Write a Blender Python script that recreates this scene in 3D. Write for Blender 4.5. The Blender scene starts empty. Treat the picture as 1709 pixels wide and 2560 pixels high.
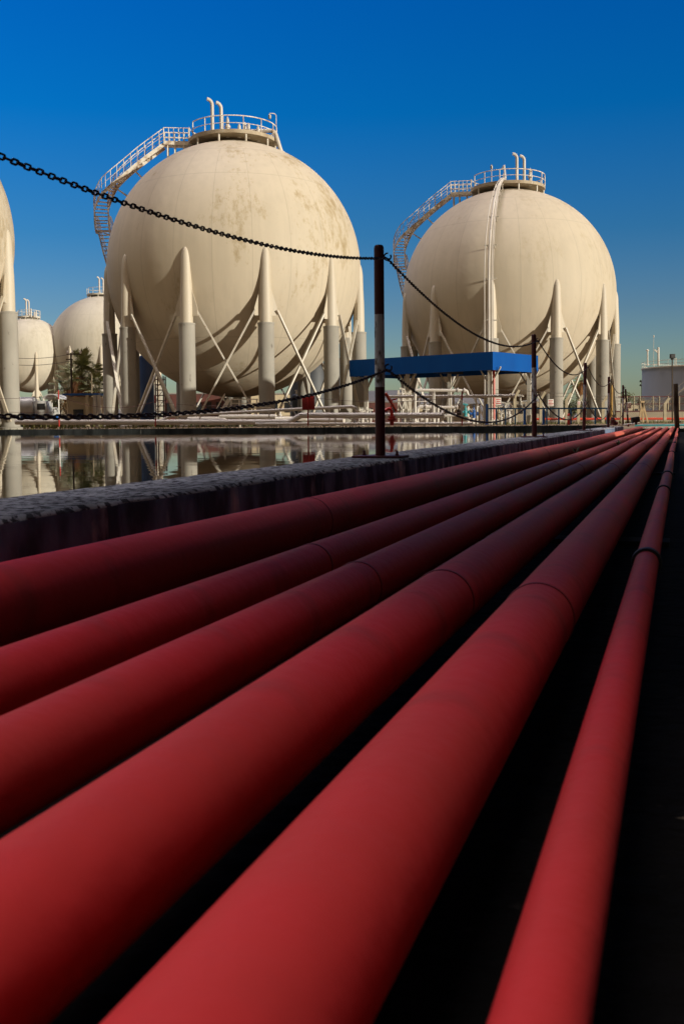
import bpy, math, random
from mathutils import Vector, Matrix, Quaternion
random.seed(7)
PI = math.pi
R_ = math.radians
sc = bpy.context.scene
col = sc.collection

# ------------------------------------------------------------------ camera model (photo is 1709 x 2560)
F = 2492.0            # 35 mm lens on a 24 mm wide frame
CX, CY = 854.5, 1174.6
PITCH = math.atan((CY - 1052.6) / F)
ROLL = 0.0095
E = 0.30              # eye height above the yard
cam_d = bpy.data.cameras.new('camera')
cam = bpy.data.objects.new('camera', cam_d)
col.objects.link(cam)
sc.camera = cam
cam_d.sensor_fit = 'HORIZONTAL'
cam_d.sensor_width = 24.0
cam_d.lens = F / 1709 * 24.0
cam_d.shift_x = 0.0
cam_d.shift_y = -(1280 - CY) / 1709
cam_d.clip_start = 0.02
cam_d.clip_end = 20000
cam_d.dof.use_dof = True
cam_d.dof.focus_distance = 30.0
cam_d.dof.aperture_fstop = 15.0
RM = Matrix.Rotation(PI / 2 - PITCH, 3, 'X') @ Matrix.Rotation(-ROLL, 3, 'Z')
cam.matrix_world = Matrix.Translation((0, 0, E)) @ RM.to_4x4()

def ray(x, y):
    return RM @ Vector(((x - CX) / F, (CY - y) / F, -1.0))
def at(x, y, d):
    """world point seen at photo pixel x,y and standing d metres ahead"""
    r = ray(x, y)
    return Vector((r.x / r.y * d, d, E + r.z / r.y * d))
def gx(x, d, y=1050):
    return at(x, y, d).x
PHI = math.atan((1700 - CX) / F)
SD = Vector((math.sin(PHI), math.cos(PHI), 0))
VD = Vector((math.cos(PHI), -math.sin(PHI), 0))
def SV(s, v, z=0.0):
    return SD * s + VD * v + Vector((0, 0, z))

# ------------------------------------------------------------------ sun and sky
S_AZ, S_EL = 122.0, 9.0
BLOCKER_FILL, BLOCKER_S0, BLOCKER_SPLIT = .72, .62, -.46  # layout of the added, unseen light blocker above the pipes
SKY_LOW, SKY_TOP, SKY_STR = (.46, .29, .19), (262.0, 124.0, 68.0), 0.15
world = bpy.data.worlds.new('World')
sc.world = world
world.use_nodes = True
wt = world.node_tree
for n in list(wt.nodes):
    wt.nodes.remove(n)
def nd(t, typ, **kw):
    n = t.nodes.new(typ)
    for k, v in kw.items():
        setattr(n, k, v)
    return n
wo = nd(wt, 'ShaderNodeOutputWorld')
bg = nd(wt, 'ShaderNodeBackground')
sky = nd(wt, 'ShaderNodeTexSky')
sky.sky_type = 'NISHITA'
sky.sun_disc = False
sky.sun_elevation = R_(S_EL)
sky.sun_rotation = R_(S_AZ)
sky.altitude = 100
sky.air_density = 1.0
sky.dust_density = 0.6
sky.ozone_density = 2.0
# polarised deep blue band opposite the low sun, warm paler sky on the sun's side
tcw = nd(wt, 'ShaderNodeTexCoord')
dotn = nd(wt, 'ShaderNodeVectorMath', operation='DOT_PRODUCT')
dotn.inputs[1].default_value = (-0.05, 0.9987, 0.0)
wt.links.new(tcw.outputs['Generated'], dotn.inputs[0])
band = nd(wt, 'ShaderNodeMapRange', interpolation_type='SMOOTHSTEP')
band.inputs['From Min'].default_value = 0.45
band.inputs['From Max'].default_value = 0.86
wt.links.new(dotn.outputs['Value'], band.inputs['Value'])
sepw = nd(wt, 'ShaderNodeSeparateXYZ')
wt.links.new(tcw.outputs['Generated'], sepw.inputs[0])
def zramp(stops):
    r = nd(wt, 'ShaderNodeValToRGB')
    els = r.color_ramp.elements
    while len(els) < len(stops):
        els.new(0.5)
    for e, (p, c) in zip(els, stops):
        e.position = p
        e.color = (*c, 1)
    wt.links.new(sepw.outputs['Z'], r.inputs[0])
    return r.outputs[0]
def mulw(a, b):
    n = nd(wt, 'ShaderNodeMix', data_type='RGBA', blend_type='MULTIPLY')
    n.inputs[0].default_value = 1.0
    wt.links.new(a, n.inputs[6])
    wt.links.new(b, n.inputs[7])
    return n.outputs[2]
deep = mulw(sky.outputs[0], zramp(((0.0, (.53, .61, .72)), (.055, (.48, .58, .70)), (.108, (.327, .486, .716)), (.18, (.131, .448, .79)), (.29, (.006, .455, 1.01)), (.41, (0, .433, 1.16)))))
# added bright patch overhead, out of view, to light the pipes; sky elsewhere dimmer
lobe = nd(wt, 'ShaderNodeVectorMath', operation='DOT_PRODUCT')
lobe.inputs[1].default_value = tuple(SV(0, -math.cos(R_(78)), math.sin(R_(78))))
wt.links.new(tcw.outputs['Generated'], lobe.inputs[0])
lobe_mask = nd(wt, 'ShaderNodeMapRange', interpolation_type='SMOOTHSTEP')
lobe_mask.inputs['From Min'].default_value = 0.952
lobe_mask.inputs['From Max'].default_value = 0.984
wt.links.new(lobe.outputs['Value'], lobe_mask.inputs['Value'])
gain = nd(wt, 'ShaderNodeMix', data_type='RGBA')
gain.inputs[6].default_value = (*SKY_LOW, 1)
gain.inputs[7].default_value = (*SKY_TOP, 1)
wt.links.new(lobe_mask.outputs[0], gain.inputs[0])
warm = nd(wt, 'ShaderNodeVectorMath', operation='MULTIPLY')
wt.links.new(sky.outputs[0], warm.inputs[0])
wt.links.new(gain.outputs[2], warm.inputs[1])
mixw = nd(wt, 'ShaderNodeMix', data_type='RGBA')
wt.links.new(band.outputs[0], mixw.inputs[0])
wt.links.new(warm.outputs[0], mixw.inputs[6])
wt.links.new(deep, mixw.inputs[7])
wt.links.new(mixw.outputs[2], bg.inputs['Color'])
bg.inputs['Strength'].default_value = SKY_STR
wt.links.new(bg.outputs[0], wo.inputs['Surface'])

sd = bpy.data.lights.new('sun', 'SUN')
sun = bpy.data.objects.new('sun', sd)
col.objects.link(sun)
sd.energy = 4.6
sd.angle = R_(0.5)
sd.color = (1.0, 0.95, 0.80)
SUNV = Vector((math.sin(R_(S_AZ)) * math.cos(R_(S_EL)), math.cos(R_(S_AZ)) * math.cos(R_(S_EL)), math.sin(R_(S_EL))))
sun.rotation_mode = 'QUATERNION'
sun.rotation_quaternion = SUNV.to_track_quat('Z', 'Y')
sun.location = SUNV * 60

sc.render.engine = 'CYCLES'
sc.view_settings.view_transform = 'Standard'
sc.view_settings.look = 'None'
sc.view_settings.gamma = 1.0
sc.view_settings.exposure = 0.0
sc.cycles.use_denoising = True
sc.cycles.max_bounces = 6
sc.cycles.sample_clamp_indirect = 4.0

# ------------------------------------------------------------------ materials
def mat(name, c, rough=0.6, c2=None, scale=3.0, stretch=(1, 1, 1), lo=0.35, hi=0.65, bump=0.0, bscale=30.0,
        metal=0.0, c3=None, scale3=20.0, lo3=0.6, hi3=0.7, spec=0.5, detail=6.0, band=None):
    m = bpy.data.materials.new(name)
    m.use_nodes = True
    t = m.node_tree
    p = t.nodes['Principled BSDF']
    p.inputs['Roughness'].default_value = rough
    p.inputs['Metallic'].default_value = metal
    p.inputs['Specular IOR Level'].default_value = spec
    tc = nd(t, 'ShaderNodeTexCoord')
    mp = nd(t, 'ShaderNodeMapping')
    mp.inputs['Scale'].default_value = stretch
    t.links.new(tc.outputs['Object'], mp.inputs['Vector'])
    last = None
    if c2 is None:
        c2 = tuple(x * 0.86 for x in c)
    nz = nd(t, 'ShaderNodeTexNoise')
    nz.inputs['Scale'].default_value = scale
    nz.inputs['Detail'].default_value = detail
    t.links.new(mp.outputs[0], nz.inputs['Vector'])
    mr = nd(t, 'ShaderNodeMapRange')
    mr.inputs['From Min'].default_value = lo
    mr.inputs['From Max'].default_value = hi
    t.links.new(nz.outputs[0], mr.inputs['Value'])
    mx = nd(t, 'ShaderNodeMix', data_type='RGBA')
    mx.inputs[6].default_value = (*c, 1)
    mx.inputs[7].default_value = (*c2, 1)
    t.links.new(mr.outputs[0], mx.inputs[0])
    last = mx.outputs[2]
    if c3 is not None:
        n3 = nd(t, 'ShaderNodeTexNoise')
        n3.inputs['Scale'].default_value = scale3
        n3.inputs['Detail'].default_value = 8.0
        if band is not None:      # grime lying in bands across the run of the pipe
            mb_ = nd(t, 'ShaderNodeMapping', vector_type='TEXTURE')
            mb_.inputs['Rotation'].default_value = (0, 0, -PHI)
            mb_.inputs['Scale'].default_value = band
            t.links.new(tc.outputs['Object'], mb_.inputs['Vector'])
            t.links.new(mb_.outputs[0], n3.inputs['Vector'])
        else:
            t.links.new(mp.outputs[0], n3.inputs['Vector'])
        m3 = nd(t, 'ShaderNodeMapRange')
        m3.inputs['From Min'].default_value = lo3
        m3.inputs['From Max'].default_value = hi3
        t.links.new(n3.outputs[0], m3.inputs['Value'])
        x3 = nd(t, 'ShaderNodeMix', data_type='RGBA')
        x3.inputs[7].default_value = (*c3, 1)
        t.links.new(m3.outputs[0], x3.inputs[0])
        t.links.new(last, x3.inputs[6])
        last = x3.outputs[2]
    t.links.new(last, p.inputs['Base Color'])
    if bump > 0:
        nb = nd(t, 'ShaderNodeTexNoise')
        nb.inputs['Scale'].default_value = bscale
        nb.inputs['Detail'].default_value = 6.0
        t.links.new(mp.outputs[0], nb.inputs['Vector'])
        b = nd(t, 'ShaderNodeBump')
        b.inputs['Strength'].default_value = bump
        b.inputs['Distance'].default_value = 0.02
        t.links.new(nb.outputs[0], b.inputs['Height'])
        t.links.new(b.outputs[0], p.inputs['Normal'])
    return m

def shell_mat(name, c, stain, amount=1.0, petals=22):
    """painted steel sphere: plate seams, vertical grime streaks, rust-yellow blotches"""
    m = bpy.data.materials.new(name)
    m.use_nodes = True
    t = m.node_tree
    L = t.links.new
    p = t.nodes['Principled BSDF']
    p.inputs['Roughness'].default_value = 0.62
    p.inputs['Specular IOR Level'].default_value = 0.3
    tc = nd(t, 'ShaderNodeTexCoord')
    sep = nd(t, 'ShaderNodeSeparateXYZ')
    nrm = nd(t, 'ShaderNodeVectorMath', operation='NORMALIZE')
    L(tc.outputs['Object'], nrm.inputs[0])
    L(nrm.outputs[0], sep.inputs[0])
    def math_(op, a, b=None, c=None):
        n = nd(t, 'ShaderNodeMath', operation=op)
        for i, q in enumerate((a, b, c)):
            if q is None:
                continue
            if isinstance(q, (int, float)):
                n.inputs[i].default_value = q
            else:
                L(q, n.inputs[i])
        return n.outputs[0]
    lon = math_('ARCTAN2', sep.outputs[0], sep.outputs[1])
    k = math_('MULTIPLY', lon, petals / (2 * PI))
    fr = math_('FRACT', math_('ADD', k, 100.3))
    dist = math_('ABSOLUTE', math_('SUBTRACT', fr, 0.5))          # 0 at the seam
    horiz = math_('SQRT', math_('SUBTRACT', 1.0, math_('MULTIPLY', sep.outputs[2], sep.outputs[2])))
    w = math_('DIVIDE', 0.0125, math_('MAXIMUM', horiz, 0.1))
    seam = math_('SUBTRACT', 1.0, math_('MINIMUM', math_('DIVIDE', dist, w), 1.0))
    belt = math_('LESS_THAN', math_('ABSOLUTE', sep.outputs[2]), 0.82)
    seam = math_('MULTIPLY', seam, belt)
    for zc in (0.585, 0.82, -0.585, -0.82):
        dz = math_('ABSOLUTE', math_('SUBTRACT', sep.outputs[2], zc))
        s2 = math_('SUBTRACT', 1.0, math_('MINIMUM', math_('DIVIDE', dz, 0.0034), 1.0))
        seam = math_('MAXIMUM', seam, s2)
    # streaks
    mp = nd(t, 'ShaderNodeMapping')
    mp.inputs['Scale'].default_value = (1, 1, 0.06)
    L(tc.outputs['Object'], mp.inputs['Vector'])
    n1 = nd(t, 'ShaderNodeTexNoise')
    n1.inputs['Scale'].default_value = 2.2
    n1.inputs['Detail'].default_value = 8
    L(mp.outputs[0], n1.inputs['Vector'])
    st = nd(t, 'ShaderNodeMapRange')
    st.inputs['From Min'].default_value = 0.42
    st.inputs['From Max'].default_value = 0.75
    L(n1.outputs[0], st.inputs['Value'])
    # blotches
    mp2 = nd(t, 'ShaderNodeMapping')
    mp2.inputs['Scale'].default_value = (1, 1, 0.55)
    L(tc.outputs['Object'], mp2.inputs['Vector'])
    n2 = nd(t, 'ShaderNodeTexNoise')
    n2.inputs['Scale'].default_value = 0.42
    n2.inputs['Detail'].default_value = 3
    L(mp2.outputs[0], n2.inputs['Vector'])
    n3 = nd(t, 'ShaderNodeTexNoise')
    n3.inputs['Scale'].default_value = 2.6
    n3.inputs['Detail'].default_value = 12
    n3.inputs['Roughness'].default_value = 0.72
    L(mp2.outputs[0], n3.inputs['Vector'])
    side = math_('MULTIPLY_ADD', sep.outputs[0], 0.085, math_('MULTIPLY', sep.outputs[2], 0.045))
    bl = math_('ADD', math_('MULTIPLY_ADD', n2.outputs[0], 0.55, math_('MULTIPLY', n3.outputs[0], 0.55)), side)
    bm = nd(t, 'ShaderNodeMapRange')
    bm.inputs['From Min'].default_value = 0.625
    bm.inputs['From Max'].default_value = 0.76
    bm.inputs['To Max'].default_value = 0.85 * amount
    L(bl, bm.inputs['Value'])
    # drain rust plus warm ground bounce painted on the sphere's underside
    rs = nd(t, 'ShaderNodeMapRange')
    rs.inputs['From Min'].default_value = -0.80
    rs.inputs['From Max'].default_value = -1.0
    L(math_('ADD', sep.outputs[2], math_('MULTIPLY', math_('SUBTRACT', n3.outputs[0], 0.5), 0.12)), rs.inputs['Value'])
    def mix(fac, a, b):
        n = nd(t, 'ShaderNodeMix', data_type='RGBA')
        if isinstance(fac, float):
            n.inputs[0].default_value = fac
        else:
            L(fac, n.inputs[0])
        for i, q in ((6, a), (7, b)):
            if isinstance(q, tuple):
                n.inputs[i].default_value = (*q, 1)
            else:
                L(q, n.inputs[i])
        return n.outputs[2]
    c1 = mix(math_('MULTIPLY', st.outputs[0], 0.30), c, tuple(x * 0.72 for x in c))
    c2 = mix(bm.outputs[0], c1, stain)
    c3 = mix(math_('MULTIPLY', seam, 0.36), c2, tuple(x * 0.38 for x in c))
    c4 = mix(math_('MULTIPLY', rs.outputs[0], 0.75), c3, (0.20, 0.105, 0.045))
    L(c4, p.inputs['Base Color'])
    # slight plate waviness
    n5 = nd(t, 'ShaderNodeTexNoise')
    n5.inputs['Scale'].default_value = 0.7
    n5.inputs['Detail'].default_value = 2
    L(tc.outputs['Object'], n5.inputs['Vector'])
    b = nd(t, 'ShaderNodeBump')
    b.inputs['Strength'].default_value = 0.25
    b.inputs['Distance'].default_value = 0.12
    L(n5.outputs[0], b.inputs['Height'])
    L(b.outputs[0], p.inputs['Normal'])
    return m

CREAM = (0.53, 0.458, 0.352)
M = {}
M['shell'] = shell_mat('cream tank paint', CREAM, (0.32, 0.235, 0.115))
M['shell_fair'] = shell_mat('lightly stained cream tank paint', CREAM, (0.36, 0.28, 0.16), 0.5)
M['shell_clean'] = shell_mat('cleaner tank paint', (0.53, 0.485, 0.40), (0.36, 0.30, 0.2), 0.5)
M['leg'] = mat('leg paint', (0.532, 0.471, 0.380), 0.55, (0.517, 0.441, 0.319), 1.2, (1, 1, .3), .45, .8)
M['concrete_sleeve'] = mat('sleeve concrete', (0.344, 0.320, 0.280), 0.85, (0.288, 0.268, 0.232), 1.3, (1, 1, .5), .3, .7,
                           c3=(0.17, 0.15, 0.13), scale3=2.6, lo3=.66, hi3=.72, bump=.15, bscale=12)
M['white_steel'] = mat('white painted steel', (0.608, 0.570, 0.502), 0.5, (0.502, 0.441, 0.357), 1.5, lo=.4, hi=.7,
                       c3=(0.30, 0.15, 0.07), scale3=5, lo3=.66, hi3=.72)
M['rusty_white'] = mat('rust-bitten white steel', (0.76, 0.70, 0.60), 0.6, (0.418, 0.304, 0.213), 2.2, lo=.45, hi=.62,
                       c3=(0.30, 0.16, 0.09), scale3=4, lo3=.62, hi3=.70)
M['deck'] = mat('deck plate', (0.400, 0.336, 0.240), 0.7, (0.304, 0.232, 0.152), 1.4)
M['white_pipe'] = mat('white pipe paint', (0.562, 0.524, 0.479), 0.45, (0.471, 0.418, 0.365), 0.9, lo=.4, hi=.75,
                      c3=(0.33, 0.24, 0.17), scale3=3, lo3=.68, hi3=.75)
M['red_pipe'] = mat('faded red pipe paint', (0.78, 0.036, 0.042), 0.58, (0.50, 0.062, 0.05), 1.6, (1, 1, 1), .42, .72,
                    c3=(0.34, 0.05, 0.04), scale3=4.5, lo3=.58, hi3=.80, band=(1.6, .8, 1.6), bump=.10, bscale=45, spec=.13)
def paint_run_sheen(m, sheen, s0, s1, top):
    """tank reflections painted as a brown dust over the far stretch of the run, none near the start"""
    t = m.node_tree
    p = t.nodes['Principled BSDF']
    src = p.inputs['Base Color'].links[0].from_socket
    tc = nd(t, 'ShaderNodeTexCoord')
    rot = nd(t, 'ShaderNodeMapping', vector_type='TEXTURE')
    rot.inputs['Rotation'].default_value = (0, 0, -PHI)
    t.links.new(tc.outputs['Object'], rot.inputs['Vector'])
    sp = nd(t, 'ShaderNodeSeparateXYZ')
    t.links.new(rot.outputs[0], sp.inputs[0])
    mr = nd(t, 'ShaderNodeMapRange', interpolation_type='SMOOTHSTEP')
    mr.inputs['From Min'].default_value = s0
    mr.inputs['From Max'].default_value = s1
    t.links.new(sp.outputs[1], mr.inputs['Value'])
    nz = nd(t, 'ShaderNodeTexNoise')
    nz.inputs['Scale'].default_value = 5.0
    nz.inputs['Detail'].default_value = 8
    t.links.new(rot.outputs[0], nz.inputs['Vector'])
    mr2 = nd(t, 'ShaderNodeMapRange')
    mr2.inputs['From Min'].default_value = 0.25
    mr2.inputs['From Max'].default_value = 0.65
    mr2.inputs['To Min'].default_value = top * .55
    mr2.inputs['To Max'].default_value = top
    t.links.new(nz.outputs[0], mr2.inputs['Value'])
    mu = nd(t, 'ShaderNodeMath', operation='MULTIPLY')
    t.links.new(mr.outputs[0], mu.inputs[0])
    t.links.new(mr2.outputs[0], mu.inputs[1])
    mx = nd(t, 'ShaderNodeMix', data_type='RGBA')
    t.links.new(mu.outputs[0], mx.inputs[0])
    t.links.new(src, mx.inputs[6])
    mx.inputs[7].default_value = (*sheen, 1)
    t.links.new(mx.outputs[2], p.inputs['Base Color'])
paint_run_sheen(M['red_pipe'], (0.40, 0.135, 0.085), .6, 6.5, .85)  # warm reflected sheen put into the far pipe colour
M['weld'] = mat('weld bead', (0.34, 0.028, 0.028), 0.6)
M['black_band'] = mat('black clamp', (0.02, 0.015, 0.015), 0.6)
M['chain'] = mat('rusty chain steel', (0.045, 0.022, 0.018), 0.55, (0.02, 0.012, 0.012), 60, metal=.35)
M['maroon'] = mat('maroon post paint', (0.10, 0.012, 0.014), 0.5, (0.07, 0.01, 0.012), 6)
M['post_white'] = mat('chipped white post paint', (0.78, 0.79, 0.82), 0.6, (0.62, 0.61, 0.62), 7, (1, 1, .5),
                      c3=(0.12, 0.07, 0.045), scale3=26, lo3=.55, hi3=.64)
M['red_paint'] = mat('bright red paint', (0.55, 0.03, 0.02), 0.4, (0.42, 0.02, 0.02), 3)
M['orange_red'] = mat('sun bleached red paint', (0.62, 0.07, 0.03), 0.4, (0.5, 0.04, 0.02), 3)
M['blue_paint'] = mat('blue paint', (0.01, 0.10, 0.36), 0.45, (0.008, 0.08, 0.30), 2)
M['rail_blue'] = mat('rail blue', (0.03, 0.17, 0.36), 0.5, (0.02, 0.12, 0.30), 3)
M['canopy_blue'] = mat('blue canopy sheet', (0.001, 0.078, 0.33), 0.6, (0.001, 0.062, 0.28), 0.7, (1, 1, .4), .3, .7, bump=.2, bscale=1.5, spec=.12)
M['dark_under'] = mat('dark soffit', (0.03, 0.03, 0.035), 0.8)
M['turquoise'] = mat('turquoise pipe paint', (0.06, 0.36, 0.38), 0.45, (0.04, 0.26, 0.30), 4)
M['basin'] = mat('weathered concrete', (0.40, 0.41, 0.455), 0.92, (0.25, 0.255, 0.285), 7, (1, 1, 1), .4, .62,
                 c3=(0.045, 0.045, 0.055), scale3=46, lo3=.505, hi3=.56, bump=.8, bscale=40, spec=.2)
M['basin_side'] = mat('blue-cast concrete side', (0.17, 0.235, 0.36), 0.92, (0.05, 0.065, 0.10), 8, (1, 1, .4), .40, .60,
                      c3=(0.50, 0.52, 0.58), scale3=6, lo3=.615, hi3=.70, bump=.9, bscale=34, spec=.15)  # side colour made bluer to offset red light bounced off the pipes
M['basin_face'] = mat('dark mottled concrete', (0.055, 0.06, 0.06), 0.9, (0.02, 0.022, 0.022), 3, (1, 1, .35), .42, .6,
                      c3=(0.22, 0.21, 0.19), scale3=3, lo3=.66, hi3=.72, bump=.6, bscale=20, spec=.2)  # far walls: much darker than the near coping, with pale blotches
M['dirt'] = mat('near-black soil', (0.006, 0.0055, 0.005), 0.95, (0.003, 0.0028, 0.0026), 4, c3=(0.022, 0.02, 0.018), scale3=38, lo3=.66, hi3=.72, bump=.8, bscale=24, spec=.1)  # near-black base with faint paler specks
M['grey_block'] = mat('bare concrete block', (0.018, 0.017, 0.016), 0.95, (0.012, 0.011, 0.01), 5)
M['fence_post'] = mat('cream concrete post', (0.442, 0.374, 0.255), 0.8, (0.357, 0.297, 0.196), 4)
M['wire'] = mat('dark wire', (0.10, 0.08, 0.06), 0.6)
M['sign_white'] = mat('sign board', (0.80, 0.76, 0.70), 0.5)
M['ochre'] = mat('ochre post paint', (0.42, 0.25, 0.05), 0.7, (0.30, 0.17, 0.04), 5)
M['timber'] = mat('dark timber', (0.085, 0.06, 0.035), 0.9, (0.05, 0.036, 0.024), 5, (1, 1, .2), bump=.5)
M['pale_timber'] = mat('pale timber', (0.50, 0.36, 0.20), 0.8, (0.40, 0.28, 0.15), 5)
M['black'] = mat('black enamel', (0.015, 0.014, 0.014), 0.5)
M['glass_lamp'] = mat('lamp glass', (0.10, 0.10, 0.10), 0.15)
M['navy'] = mat('navy vessel paint', (0.012, 0.035, 0.10), 0.5, (0.008, 0.025, 0.075), .5)
M['slate'] = mat('slate painted shade', (0.045, 0.05, 0.06), 0.55, (0.03, 0.034, 0.042), .5)  # shade on the tank parts behind, painted as dark slate
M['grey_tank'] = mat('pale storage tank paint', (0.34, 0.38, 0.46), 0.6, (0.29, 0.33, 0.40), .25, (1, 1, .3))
M['tan_wall'] = mat('tan rendered wall', (0.36, 0.30, 0.22), 0.9, (0.30, 0.25, 0.18), .8, bump=.2)
M['beige_wall'] = mat('beige wall', (0.60, 0.50, 0.34), 0.85, (0.52, 0.43, 0.29), .6)
M['brick_red'] = mat('red cladding', (0.14, 0.045, 0.035), 0.8, (0.09, 0.035, 0.03), 1)
M['roof'] = mat('grey roof sheet', (0.30, 0.28, 0.26), 0.8)
M['window'] = mat('dark window glass', (0.02, 0.022, 0.025), 0.1)
M['shed'] = mat('grey shed sheet', (0.16, 0.155, 0.15), 0.85, (0.12, 0.115, 0.11), .6, (1, 1, .2), bump=.2, bscale=4)
M['tyre'] = mat('tyre rubber', (0.02, 0.02, 0.02), 0.9)
M['van_white'] = mat('vehicle white', (0.50, 0.49, 0.47), 0.35, (0.44, 0.43, 0.41), 2)
M['leaf'] = mat('bush leaf', (0.055, 0.075, 0.022), 0.7, (0.09, 0.10, 0.03), 2)
M['dry_leaf'] = mat('dry bush leaf', (0.20, 0.12, 0.035), 0.8, (0.13, 0.10, 0.035), 2)
M['grey_leaf'] = mat('grey twigs', (0.22, 0.18, 0.12), 0.8, (0.15, 0.13, 0.09), 2)
M['palm_leaf'] = mat('palm frond', (0.28, 0.28, 0.10), 0.6, (0.13, 0.145, 0.05), 1.5)
M['palm_dry'] = mat('dead palm skirt', (0.36, 0.17, 0.055), 0.85, (0.22, 0.10, 0.035), 2)
M['bark'] = mat('trunk bark', (0.15, 0.11, 0.075), 0.9, (0.10, 0.07, 0.05), 3, bump=.5)
M['grass'] = mat('yard grass', (0.07, 0.08, 0.02), 0.9, (0.14, 0.115, 0.04), 1.2)
M['brass'] = mat('dull steel fitting', (0.34, 0.31, 0.27), 0.45, metal=.3)
M['hill'] = mat('distant scrub hill', (0.16, 0.155, 0.16), 1.0, (0.12, 0.118, 0.125), .004)

# ground: warm compacted earth with worn asphalt patches
M['ground'] = mat('yard earth', (0.25, 0.17, 0.095), 0.95, (0.17, 0.12, 0.072), .35, c3=(0.11, 0.095, 0.05), scale3=.9, lo3=.55, hi3=.66, bump=.4, bscale=8)

# water: dark, nearly still
def water_mat():
    m = bpy.data.materials.new('still dark water')
    m.use_nodes = True
    t = m.node_tree
    p = t.nodes['Principled BSDF']
    p.inputs['Base Color'].default_value = (0.012, 0.014, 0.010, 1)
    p.inputs['Roughness'].default_value = 0.012
    p.inputs['IOR'].default_value = 1.45
    tc = nd(t, 'ShaderNodeTexCoord')
    mp = nd(t, 'ShaderNodeMapping')
    mp.inputs['Rotation'].default_value = (0, 0, 0)
    mp.inputs['Scale'].default_value = (0.8, 3.2, 1)
    t.links.new(tc.outputs['Object'], mp.inputs['Vector'])
    n1 = nd(t, 'ShaderNodeTexNoise')
    n1.inputs['Scale'].default_value = 1.3
    n1.inputs['Detail'].default_value = 3
    t.links.new(mp.outputs[0], n1.inputs['Vector'])
    b = nd(t, 'ShaderNodeBump')
    b.inputs['Strength'].default_value = 0.07
    b.inputs['Distance'].default_value = 0.01
    t.links.new(n1.outputs[0], b.inputs['Height'])
    t.links.new(b.outputs[0], p.inputs['Normal'])
    return m
M['water'] = water_mat()

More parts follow.
